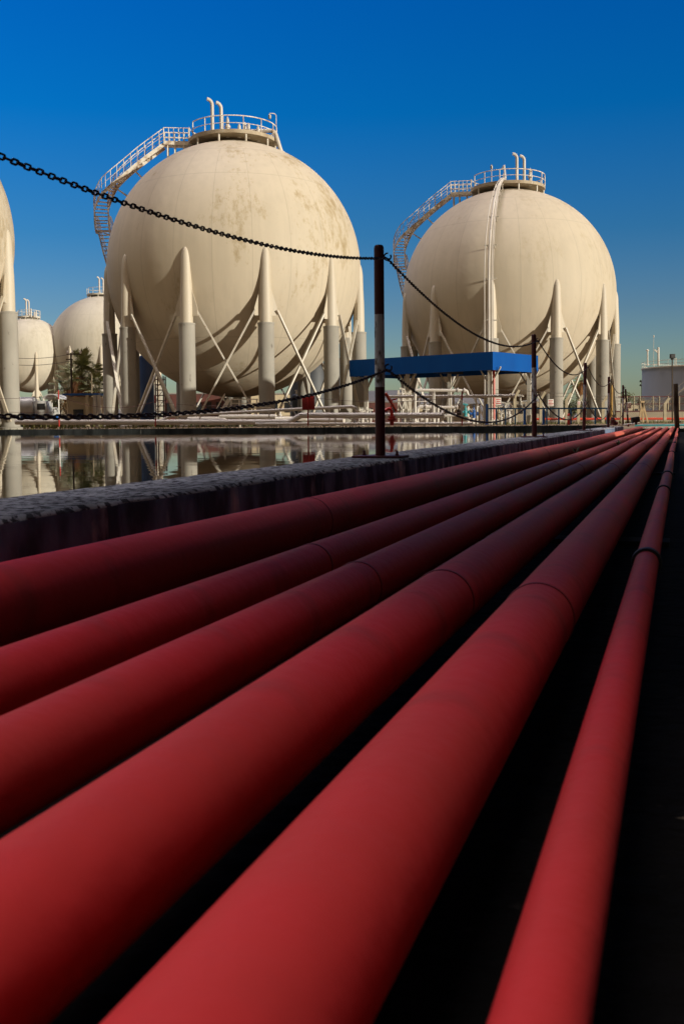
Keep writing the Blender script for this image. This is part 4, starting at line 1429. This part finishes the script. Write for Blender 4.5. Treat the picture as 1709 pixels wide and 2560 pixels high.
# extinguisher
a = at(1421, 1062, 46.5)
fe = thing('fire_extinguisher', a, 'tall red fire extinguisher cylinder standing behind the low blue railing', 'extinguisher')
hgt = at(1421, 1031, 46.5).z - a.z
MB().lathe([(.065, 0), (.07, .02), (.07, hgt * .8), (.05, hgt * .88), (.025, hgt * .92)], a, 16).build('cylinder', 'red_paint', fe)
MB().box(a + Vector((0, 0, hgt * .95)), (.09, .03, .04)).build('valve_head', 'black', fe)
MB().tube([a + Vector((.05, 0, hgt * .95)), a + Vector((.09, -.02, hgt * .8)), a + Vector((.09, -.03, hgt * .35))], .012, 6).build('hose', 'black', fe)
MB().lathe([(.0715, 0), (.0715, .16)], a + Vector((0, 0, hgt * .45)), 16).build('label_band', 'sign_white', fe)
# ochre tapered post
a, b_ = at(1528, 1060, 61), at(1529, 962, 61)
mb = MB().tube([a, b_.lerp(a, .1), b_], [.075, .062, .02], 10)
tag(mb.build('ochre_post', 'ochre'), 'tapered mustard yellow post before the pale right sphere leg', 'post')
# pale tripod
tp = thing('timber_tripod', at(1606, 1060, 61), 'pale timber tripod standing beside the blue pipe, right of the fence', 'tripod')
ap = at(1605, 1006, 61)
for (x, y, m) in ((1596, 1058, 'pale_timber'), (1607, 1060, 'pale_timber'), (1620, 1060, 'pale_timber')):
    MB().bar(at(x, y, 61), ap + Vector((0, 0, .0)) + (at(x, y, 61) - ap) * .02, .10, .10).build('leg', m, tp)
MB().box(ap + Vector((0, 0, .04)), (.22, .16, .12)).build('cap', 'pale_timber', tp)
# dark leaning timber post
a, b_ = at(1692, 1083, 27.5), at(1688, 959, 27.5)
a.z = 0
tag(MB().bar(a, a.lerp(b_, .5) + Vector((-.012, 0, 0)), .105, .11).bar(a.lerp(b_, .5) + Vector((-.012, 0, -.01)), b_, .10, .105).build('timber_post', 'timber', bevel=.008), 'rough dark timber post rising at the right edge behind the pipe ends', 'post')
# flood light
a = at(1680, 1059, 62)
fl = thing('flood_light', a, 'slim dark pole with a boxy black flood light before the storage tank', 'flood light')
top = at(1679.5, 896, 62)
MB().tube([Vector((a.x, a.y, 0)), top], [.05, .035], 8).build('pole', 'timber', fl)
MB().box(top + Vector((0, -.05, .14)), (.30, .22, .27)).box(top + Vector((0, -.02, -.03)), (.16, .1, .10)).build('lamp_housing', 'black', fl, bevel=.015)
MB().box(top + Vector((0, -.172, .14)), (.24, .012, .20)).build('lamp_glass', 'glass_lamp', fl)
# turquoise pipe at the trench end
pipe([at(1586, 1063.5, 31.5), at(1800, 1062, 31.0)], .027, 'thin turquoise pipe lying across the end of the red pipes', name='turquoise_pipe', m='turquoise', supports=[at(1612, 1065, 31.5), at(1640, 1065, 31.4), at(1676, 1065, 31.2)])
# red valve post on the wall
hy = at(1531, 1063, 19.6)
hd = thing('hydrant', hy, 'squat dark red hydrant with a bar handle near the fourth chain post', 'hydrant')
k_ = 19.6 / 2492
MB().lathe([(10 * k_, 0), (10 * k_, 2 * k_), (6 * k_, 3 * k_), (5 * k_, 12 * k_), (6.5 * k_, 13 * k_), (5 * k_, 15 * k_), (4 * k_, 19 * k_), (1.4 * k_, 21 * k_), (1.2 * k_, 25 * k_)], hy + Vector((0, 0, -.0)), 14).build('body', 'maroon', hd)
MB().bar(hy + Vector((-7 * k_, 0, 25.5 * k_)), hy + Vector((7 * k_, 0, 25.5 * k_)), 1.6 * k_, 1.8 * k_).build('bar_handle', 'maroon', hd)
MB().lathe([(4 * k_, 0), (4 * k_, 9 * k_), (3 * k_, 11 * k_)], hy + Vector((2 * k_, 0, 8 * k_)), 12, (1, -.2, -.35)).build('outlet', 'maroon', hd)
# black lamp box and plank near the corner
bx = at(1587, 1049, 24)
lb_ = thing('lamp_box', bx, 'black boxy lamp tilted on the ground beside the corner strut', 'lamp')
q = Matrix.Rotation(R_(-8), 3, 'Y')
MB().box(bx, (.18, .14, .13), q=q).build('housing', 'black', lb_, bevel=.012)
MB().box(bx + Vector((.02, -.0, -.09)), (.04, .05, .07)).build('foot', 'black', lb_)
MB().box(bx + q @ Vector((.096, 0, 0)), (.012, .11, .10), q=q).build('glass', 'glass_lamp', lb_)
pk = at(1576, 1060, 24)
tag(MB().bar(at(1560, 1061.5, 24), at(1596, 1057, 24.4), .10, .02).build('plank', 'sign_white'), 'pale plank lying tilted under the black lamp box', 'plank')

# ------------------------------------------------------------------ right background
pipe([at(1335, 1047.5, 66), at(1900, 1046, 66)], .075, 'long bright red pipe running level across the far right background', name='red_main', m='orange_red', supports=[at(1400, 1049, 66), at(1560, 1049, 66), at(1640, 1049, 66), at(1700, 1049, 66)])
wa, wb = at(1540, 1030, 78), at(1900, 1028, 78)
wl = thing('low_wall', Vector((wa.x, wa.y, 0)), 'low tan rendered wall below the far railings at right', 'wall')
MB().prism([Vector((wa.x, 78, 0)), Vector((wb.x, 78, 0)), Vector((wb.x, 78, wa.z)), Vector((wa.x, 78, wa.z))], (0, .3, 0)).build('wall', 'tan_wall', wl)
MB().box(((wa.x + wb.x) / 2, 78.15, wa.z + .05), (wb.x - wa.x + .1, .4, .09)).build('coping', 'maroon', wl)
ff = thing('mesh_fence', at(1700, 1028, 80), 'far fence of thin pale posts and rust rails above the tan wall', 'fence')
for x in (1566, 1584, 1599, 1631, 1647, 1669, 1697, 1720, 1745):
    MB().tube([Vector((at(x, 1028, 80).x, 80, 0)), Vector((at(x, 1028, 80).x, 80, at(x, 990, 80).z))], .05, 6).build('fence_post', 'fence_post', ff)
MB().bar(at(1544, 992, 80), at(1760, 990, 80), .06, .07).build('top_rail', 'maroon', ff)
MB().bar(at(1544, 1010, 80), at(1760, 1009, 80), .06, .06).build('mid_rail', 'brick_red', ff)
mb = MB()
for k in range(80):
    xa = 1545 + k * 2.7
    mb.tube([at(xa, 1028, 80.05), at(xa + 20, 991, 80.05)], .006, 3, cap=False)
    mb.tube([at(xa + 20, 1028, 80.05), at(xa, 991, 80.05)], .006, 3, cap=False)
mb.build('mesh', 'wire', ff)
# storage tank
tx, td = gx(1762, 200), 200
st_ = thing('storage_tank', Vector((tx, td, 0)), 'big pale flat topped storage tank in bluish shade at the right edge', 'storage tank')
TR = 12.2
TH = at(1640, 914, 190).z
MB().lathe([(TR, 0), (TR, TH), (TR - .15, TH + .02)], Vector((tx, td, 0)), 72).build('shell', 'grey_tank', st_)
MB().lathe([(TR + .02, TH - .14), (TR + .18, TH - .14), (TR + .18, TH + .1), (TR + .02, TH + .1)], Vector((tx, td, 0)), 72).build('rim', 'white_steel', st_)
mb = MB()
for zz in (.6, 1.25):
    mb.tube([Vector((tx + TR * math.cos(a * PI / 40), td - TR * math.sin(a * PI / 40), TH + zz)) for a in range(0, 81)], .045, 5)
for a in range(0, 81, 4):
    mb.tube([Vector((tx + TR * math.cos(a * PI / 40), td - TR * math.sin(a * PI / 40), TH)), Vector((tx + TR * math.cos(a * PI / 40), td - TR * math.sin(a * PI / 40), TH + 1.25))], .04, 5)
mb.build('railing', 'white_steel', st_)
mb = MB()
trd = MB()
pl_ = []
for i in range(41):
    t = i / 40
    a = R_(196 + 62 * t)
    rr = TR + .55
    pl_.append(Vector((tx + rr * math.cos(a), td + rr * math.sin(a), TH * t)))
mb.tube([p + Vector((0, 0, 1.1)) for p in pl_], .05, 5)
mb.tube([p + Vector((0, 0, -.1)) for p in pl_], .12, 5)
for i, p in enumerate(pl_):
    a = R_(196 + 62 * i / 40)
    trd.box(p - Vector((math.cos(a), math.sin(a), 0)) * .25, (.5, .35, .06), a)
    if i % 3 == 0:
        mb.tube([p, p + Vector((0, 0, 1.1))], .035, 4)
ss = mb.build('spiral_stair', 'white_steel', st_)
trd.build('treads', 'white_steel', ss)
for (x, yt, k) in ((1618, 876, 0), (1645, 868, 1)):
    b_ = at(x, 914, 194)
    t_ = at(x, yt, 194)
    mb = MB().tube([b_, t_], .14 if k == 0 else .2, 8)
    if k:
        mb.bar(t_ + Vector((-.1, 0, -1.0)), t_ + Vector((-.75, 0, -.45)), .2, .25)
    else:
        mb.lathe([(.28, -.1), (.32, .05), (.1, .25)], t_, 8)
    mb.build('vent_stack', 'white_steel', st_)
tag(MB().tube([at(1633, 912, 195), at(1633.5, 841, 195)], .045, 5).lathe([(.12, 0), (.12, .4)], at(1633.5, 843, 195), 6).build('antenna', 'white_steel'), 'very thin antenna mast rising above the storage tank roof', 'antenna')
# cage ladder on the tank
mb = MB()
for dx in (0, 4):
    mb.tube([at(1686 + dx, 914, 187), at(1686 + dx, 894, 187)], .06, 5)
for k in range(5):
    mb.bar(at(1685, 896 + k * 4, 187), at(1691, 896 + k * 4, 187), .06, .06)
mb.build('cage', 'white_steel', st_)
# utility pole far right
a = at(1605, 988, 210)
up = thing('utility_pole', Vector((a.x, a.y, 0)), 'far double crossarm utility pole left of the storage tank', 'utility pole')
MB().tube([Vector((a.x, a.y, 0)), at(1605, 951, 210)], .22, 8).build('pole', 'timber', up)
for y in (954, 964):
    mb = MB().bar(at(1598, y, 210), at(1612, y, 210), .2, .2)
    for x in (1600, 1604, 1609):
        mb.lathe([(.12, 0), (.12, .35)], at(x, y, 210), 6)
    mb.build('crossarm', 'timber', up)

# ------------------------------------------------------------------ plants
def leaf_cloud(mb, c, rx, ry, rz_, n, size, rnd):
    for _ in range(n):
        while True:
            u = Vector((rnd.uniform(-1, 1), rnd.uniform(-1, 1), rnd.uniform(-1, 1)))
            if u.length <= 1 and (u.length > .45 or rnd.random() < .25):
                break
        p = c + Vector((u.x * rx, u.y * ry, u.z * rz_))
        a = Vector((rnd.gauss(0, 1), rnd.gauss(0, 1), rnd.gauss(0, 1))).normalized()
        b = a.orthogonal().normalized()
        s_ = size * rnd.uniform(.6, 1.4)
        mb.add([p - a * s_, p + b * s_ * .45, p + a * s_, p - b * s_ * .45], [(0, 1, 2, 3)])
def bush(x, yb_, d_, w_px, h_px, m, label, seed, name='bush', n=420, group=None):
    rnd = random.Random(seed)
    k = d_ / 2492
    b = at(x, yb_, d_)
    b.z = 0 if b.z < .8 else b.z
    o = thing(name, b, label, 'bush', group)
    mb = MB()
    w, h = w_px * k / 2, h_px * k
    for j in range(7):
        c = b + Vector((rnd.uniform(-.7, .7) * w, rnd.uniform(-.4, .4) * w, h * rnd.uniform(.3, .78)))
        leaf_cloud(mb, c, w * .42, w * .35, h * .3, n // 7, max(.05, h * .07), rnd)
    mb.build('foliage', m, o, sharp=180)
    st = MB()
    for j in range(5):
        st.tube([b, b + Vector((rnd.uniform(-.5, .5) * w, rnd.uniform(-.3, .3) * w, h * .6))], [h * .03, h * .012], 5)
    st.build('stems', 'bark', o)
    return o
def palm(x, yb_, d_, h_px, crown_px, label, seed, skirt=True, lean=0):
    rnd = random.Random(seed)
    k = d_ / 2492
    b = at(x, yb_, d_)
    b.z = 0
    H = h_px * k
    R2 = crown_px * k
    o = thing('palm_tree', b, label, 'palm', 'palm trees')
    top = b + Vector((lean * H, 0, H))
    MB().tube([b, b.lerp(top, .5) + Vector((lean * H * .1, 0, 0)), top], [R2 * .10, R2 * .075, R2 * .07], 10).build('trunk', 'bark', o)
    mb = MB()
    for i in range(40):
        az = rnd.uniform(0, 2 * PI)
        el = rnd.uniform(-.55, 1.35)
        dr = Vector((math.cos(az) * math.cos(el), math.sin(az) * math.cos(el), math.sin(el)))
        Ls = R2 * rnd.uniform(.38, .62)
        st_end = top + dr * Ls
        mb.tube([top, st_end], R2 * .008, 3, cap=False)
        sidev = dr.cross(Vector((0, 0, 1)))
        if sidev.length < .1:
            sidev = Vector((1, 0, 0))
        sidev.normalize()
        upv = sidev.cross(dr)
        for q in range(13):
            a = -1.35 + 2.7 * q / 12
            v = (dr * math.cos(a) + sidev * math.sin(a)).normalized()
            l = R2 * .40 * (1 - .25 * abs(a)) * rnd.uniform(.85, 1.1)
            tip = st_end + v * l - Vector((0, 0, l * .22))
            w = sidev.lerp(upv, .3) * R2 * .034
            midp = st_end + v * l * .55
            mb.add([st_end, midp + w, tip, midp - w], [(0, 1, 2, 3)])
    mb.build('crown', 'palm_leaf', o, sharp=180)
    if skirt:
        mb = MB()
        for i in range(120):
            az = rnd.uniform(0, 2 * PI)
            r0 = R2 * rnd.uniform(.08, .30)
            z0_ = -rnd.uniform(.02, .25) * H
            p = top + Vector((math.cos(az) * r0, math.sin(az) * r0, z0_))
            q = p + Vector((math.cos(az) * R2 * .10, math.sin(az) * R2 * .10, -R2 * rnd.uniform(.3, .55)))
            w = Vector((-math.sin(az), math.cos(az), 0)) * R2 * .035
            mb.add([p - w * .6, p + w * .6, q + w, q - w], [(0, 1, 2, 3)])
        mb.build('dead_skirt', 'palm_dry', o, sharp=180)
    return o
palm(207, 1030, 118, 124, 84, 'tallest palm with a bushy crown before the half shaded distant sphere', 1, lean=-.02)
palm(180, 1030, 122, 96, 66, 'lower left palm with an orange dead skirt, behind the utility pole', 2)
palm(243, 1030, 116, 88, 64, 'dark low palm partly hidden by the shaded sphere leg at left', 3)
palm(1452, 1050, 150, 100, 44, 'palm seen between the legs of the right sphere, behind its cross brace', 4)
palm(1486, 1050, 155, 74, 34, 'shorter palm seen right beside the leg of the right sphere', 5)
bush(170, 1040, 95, 60, 34, 'dry_leaf', 'orange brown dry bush before the palm trees, left one', 11)
bush(208, 1040, 92, 54, 30, 'dry_leaf', 'ochre dry bush before the palm trees, right one', 12)
bush(140, 1040, 104, 34, 40, 'leaf', 'green bush beside the white canopy at far left', 13)
bush(1430, 1052, 120, 50, 66, 'leaf', 'dark green bush between the legs of the right sphere', 14)
bush(1466, 1052, 118, 56, 44, 'dry_leaf', 'brown bush low between the legs of the right sphere', 15)
bush(1604, 1028, 95, 44, 42, 'grey_leaf', 'pale leafless bush above the tan wall left of the storage tank', 16)
bush(1560, 1030, 150, 60, 50, 'leaf', 'low dark scrub on the skyline right of the sphere legs', 17)
bush(1650, 1025, 160, 90, 34, 'grey_leaf', 'grey scrub strip at the foot of the storage tank', 18)
# grass
mb = MB()
rnd = random.Random(5)
def blades(n, f, hmin, hmax):
    for _ in range(n):
        p = f()
        h = rnd.uniform(hmin, hmax)
        a = rnd.uniform(0, PI)
        w = Vector((math.cos(a), math.sin(a), 0)) * h * .16
        t = p + Vector((rnd.uniform(-.4, .4) * h, rnd.uniform(-.4, .4) * h, h))
        mb.add([p - w, p + w, t], [(0, 1, 2)])
blades(2600, lambda: SV(FAR_S + .4 + rnd.random() * 1.6, rnd.uniform(-22, -2), 0), .10, .21)
blades(2500, lambda: Vector((rnd.uniform(-34, -6), rnd.uniform(60, 110), 0)), .15, .5)
blades(2200, lambda: Vector((rnd.uniform(9, 30), rnd.uniform(57, 66), 0)), .08, .22)
gr = mb.build('grass', 'grass', sharp=180)
gr['kind'] = 'stuff'
gr['label'] = 'short dry green grass on the far bank and yard'
# weeds on the far curb and over the red pipes
def weed(p, h, n, seed, label, m='leaf'):
    rnd = random.Random(seed)
    mb = MB()
    for i in range(n):
        a = rnd.uniform(0, 2 * PI)
        dr = Vector((math.cos(a) * .8, math.sin(a) * .8, rnd.uniform(.3, 1.1))).normalized()
        l = h * rnd.uniform(.6, 1.1)
        sdv = dr.cross(Vector((0, 0, 1))).normalized() * l * .08
        p1, p2 = p + dr * l * .5 + Vector((0, 0, l * .1)), p + dr * l - Vector((0, 0, l * .15))
        mb.add([p, p1 + sdv, p2, p1 - sdv], [(0, 1, 2, 3)])
    return tag(mb.build('weed', m, sharp=180), label, 'weed', 'weeds by the pipes')
weed(SV(11.3, -.645, .0), .10, 16, 1, 'leafy dark weed between the second and third red pipes far along')
weed(SV(9.6, -.93, -.02), .10, 14, 2, 'dark weed in the gap beside the thickest red pipe near the basin wall')
weed(at(478, 1066, 24.6) * 1, .13, 12, 3, 'small scraggly weed on the far curb left of the red board')
weed(at(490, 1066, 24.6) * 1, .10, 12, 4, 'tiny weed on the far curb, second from the left')
weed(at(520, 1066, 24.5) * 1, .10, 10, 5, 'tiny weed on the far curb under the fat pipeline')
for i, (s_, v_, h) in enumerate(((1.0, .03, .05), (1.5, .10, .06), (1.9, .06, .05), (2.6, .12, .07), (.75, .06, .04))):
    weed(SV(s_, v_, TR_Z), h, 12, 20 + i, ['sparse dark weed on black soil right of the thin pipe', 'second dark weed on the black soil at the right edge', 'third dark weed on the soil, farther from the viewer', 'largest dark weed on the soil near the first clamp', 'dark weed on the soil nearest the viewer'][i], 'grey_leaf')

# ------------------------------------------------------------------ left background
up = thing('utility_pole', Vector((gx(181, 108), 108, 0)), 'brown utility pole with white insulators before the palm trees at left', 'utility pole')
X_ = gx(181, 108)
zt2 = at(181, 882, 108).z
MB().tube([(X_, 108, 0), (X_, 108, zt2)], [.13, .10], 8).build('pole', 'timber', up)
for (xa, xb, y) in ((167, 203, 885), (165, 182, 898)):
    MB().bar(at(xa, y, 107.8), at(xb, y, 107.8), .10, .12).build('crossarm', 'timber', up)
for x in (169, 181, 201):
    MB().lathe([(.07, 0), (.12, .1), (.12, .2), (.05, .34)], at(x, 884, 107.8), 8).build('insulator', 'sign_white', up)
tag(MB().tube([(gx(230, 100), 100, 0), at(229, 935, 100)], .07, 6).build('thin_pole', 'fence_post'), 'thin pale pole right of the palm trees before the kiosk', 'pole')
for j, (ya, yb2, lb) in enumerate(((880, 868, 'upper power line crossing before the distant spheres'), (897, 880, 'lower power line crossing before the distant spheres'))):
    a, b_ = at(-60, ya - 6, 130), at(181, ya + 4, 107.6)
    rope(a, b_, .8, lb, .03, 'wire', 'power lines')
# kiosk with blue roof edge
ks = thing('kiosk', at(215, 1040, 88), 'small beige kiosk with a thin blue roof edge behind the marker pole', 'kiosk')
k0, k1 = at(163, 1040, 88), at(252, 1040, 88)
zt3 = at(200, 986, 88).z
MB().box(((k0.x + k1.x) / 2, 88.9, zt3 / 2 - .1), (k1.x - k0.x - .3, 1.6, zt3 - .25)).build('wall', 'beige_wall', ks)
MB().box(((k0.x + k1.x) / 2, 88.6, zt3), (k1.x - k0.x, 2.6, .16)).build('roof', 'blue_paint', ks)
for x in (170, 219, 238, 248):
    MB().box(Vector((gx(x, 87.5), 87.5, zt3 / 2)), (.28 if x > 200 else .12, .2, zt3 - .1)).build('post', 'beige_wall' if x < 230 else 'white_steel', ks)
MB().box((gx(196, 88), 88.05, 1.0), (.9, .06, 1.1)).build('window', 'window', ks)
# white tanker and minibus
tk = thing('tank_truck', at(75, 1040, 96), 'white tank truck with a blue chassis beyond the left edge sphere leg', 'truck')
xa, xb = gx(40, 96), gx(108, 96)
MB().lathe([(.3, 0), (.85, .08), (.95, .3), (.95, xb - xa - .9), (.85, xb - xa - .7), (.3, xb - xa - .62)], (xa, 96, 1.95), 24, (1, 0, 0)).build('tank_body', 'van_white', tk)
MB().box(((xa + xb) / 2, 96, .85), (xb - xa - .2, 1.5, .35)).build('chassis', 'blue_paint', tk)
cabm = MB().prism([(xb - .55, 95.1, .7), (xb + .75, 95.1, .7), (xb + .75, 95.1, 1.6), (xb + .55, 95.1, 2.5), (xb - .55, 95.1, 2.5)], (0, 1.8, 0)).build('cab', 'van_white', tk, bevel=.06)
MB().box((xb + .1, 95.08, 1.95), (.75, .06, .6)).build('side_window', 'window', cabm)
for x in (xa + .5, xa + 1.4, xb - .1):
    w = MB().lathe([(.2, -.14), (.42, -.13), (.46, -.05), (.46, .05), (.42, .13), (.2, .14)], (x, 95.2, .46), 18, (0, 1, 0)).build('wheel', 'tyre', tk)
mbx = thing('minibus', at(122, 1040, 100), 'parked white and blue minibus under the white sun shade at far left', 'minibus')
xa, xb = gx(108, 100), gx(146, 100)
MB().prism([(xa, 99.1, .35), (xb, 99.1, .35), (xb, 99.1, 1.15), (xa, 99.1, 1.15)], (0, 1.7, 0)).build('lower_body', 'blue_paint', mbx, bevel=.08)
MB().prism([(xa, 99.11, 1.153), (xb, 99.11, 1.153), (xb - .12, 99.11, 1.95), (xa + .1, 99.11, 1.95)], (0, 1.68, 0)).build('upper_body', 'van_white', mbx, bevel=.08)
for i in range(3):
    MB().box((xa + .35 + i * .42, 99.09, 1.55), (.34, .06, .42)).build('side_window', 'window', mbx)
for x in (xa + .35, xb - .35):
    MB().lathe([(.14, -.1), (.3, -.09), (.33, 0), (.3, .09), (.14, .1)], (x, 99.15, .33), 16, (0, 1, 0)).build('wheel', 'tyre', mbx)
sh_ = thing('sun_shade', at(128, 1040, 98), 'white arched sun shade over the parked minibus at far left', 'shade')
xa, xb = gx(106, 98), gx(150, 98)
zz = at(128, 984, 98).z
pts = [Vector((xa + (xb - xa) * t / 8, 98, zz - .45 + .45 * math.sin(PI * t / 8) ** .7)) for t in range(9)]
MB().prism(pts + [p - Vector((0, 0, .08)) for p in reversed(pts)], (0, 3.2, 0)).build('roof', 'van_white', sh_)
for x in (xa + .1, xb - .1):
    for y in (98.1, 101.1):
        MB().tube([(x, y, 0), (x, y, zz - .45)], .05, 8).build('post', 'white_steel', sh_)
# dark vessels behind the big sphere
VS = [(335, 28, 880, 104, 'navy', 'deep blue upright vessel just behind the shaded sphere leg at left', 1), (368, 36, 886, 101, 'navy', 'dark navy upright vessel beside the deep blue one under the sphere', 2),
      (775, 100, 900, 125, 'slate', 'slate upright vessel with painted-in shade glimpsed under the right side of the big sphere', 3), (838, 46, 893, 112, 'slate', 'slate vessel with painted-in shade behind the sunlit right legs of the big sphere', 4),
      (742, 26, 985, 106, 'black', 'squat black vessel low under the right side of the big sphere', 5)]
for (x, w, yt, d_, m, lb, sd) in VS:
    r = w / 2 * d_ / 2492
    xx = gx(x, d_)
    H = at(x, yt, d_).z
    vo = thing('vessel', Vector((xx, d_, 0)), lb, 'vessel', 'dark upright vessels')
    MB().lathe([(r * 1.05, 0), (r * 1.05, .1), (r, .12), (r, H - r * .5), (r * .9, H - r * .25), (r * .6, H - r * .07), (.05, H)], Vector((xx, d_, 0)), 28).build('shell', m, vo)
    MB().lathe([(.12, 0), (.12, .4), (.2, .42), (.2, .5)], Vector((xx, d_, H - .05)), 10).build('nozzle', 'white_steel', vo)
# far buildings under the tanks
def far_building(x0, x1, yt, d_, m, label, wins, roofm='roof'):
    a, b_ = gx(x0, d_), gx(x1, d_)
    H = at((x0 + x1) / 2, yt, d_).z
    o = thing('building', Vector(((a + b_) / 2, d_, 0)), label, 'building', 'far low buildings')
    MB().box(((a + b_) / 2, d_ + 4, H / 2), (b_ - a, 8, H)).build('wall', m, o)
    MB().box(((a + b_) / 2, d_ + 4, H + .12), (b_ - a + .5, 8.5, .24)).build('roof', roofm, o)
    for i in range(wins):
        t = (i + .5) / wins
        f = MB().box((a + (b_ - a) * t, d_ - .03, H * .55), ((b_ - a) / wins * .5, .1, H * .35)).build('window', 'window', o)
    return o
far_building(412, 560, 985, 190, 'brick_red', 'low red clad building seen under the big sphere at left of its drain', 6)
far_building(600, 772, 986, 185, 'beige_wall', 'low beige building seen under the big sphere on the right', 5)
far_building(880, 1010, 1006, 210, 'brick_red', 'low red building behind the tallest chain post', 7)
far_building(1010, 1200, 1012, 230, 'beige_wall', 'long beige building behind the white pipework', 9)
far_building(1290, 1420, 1004, 200, 'tan_wall', 'long tan building behind the signs and railing', 6)
far_building(1480, 1600, 1012, 240, 'beige_wall', 'small beige building on the skyline right of the sphere legs', 5)
far_building(-40, 160, 1008, 220, 'beige_wall', 'long beige building beyond the truck at the left edge', 8)

# dark red lattice tower seen between the shaded legs
lt = thing('lattice_tower', Vector((gx(400, 105), 105, 0)), 'dark red lattice stair tower seen between the shaded sphere legs', 'tower')
for x in (390, 410):
    for dy in (0, 1.2):
        MB().box(Vector((gx(x, 105), 105 + dy, 2.6)), (.12, .12, 5.2)).build('post', 'brick_red', lt)
for kz in range(9):
    z_ = .4 + kz * .56
    MB().box(Vector((gx(400, 105), 105.6, z_)), (1.0, 1.3, .07)).build('landing', 'brick_red', lt)
for kz in range(4):
    z_ = .4 + kz * 1.12
    MB().bar((gx(390, 105), 104.95, z_), (gx(410, 105), 104.95, z_ + 1.12), .05, .05).build('diagonal', 'brick_red', lt)
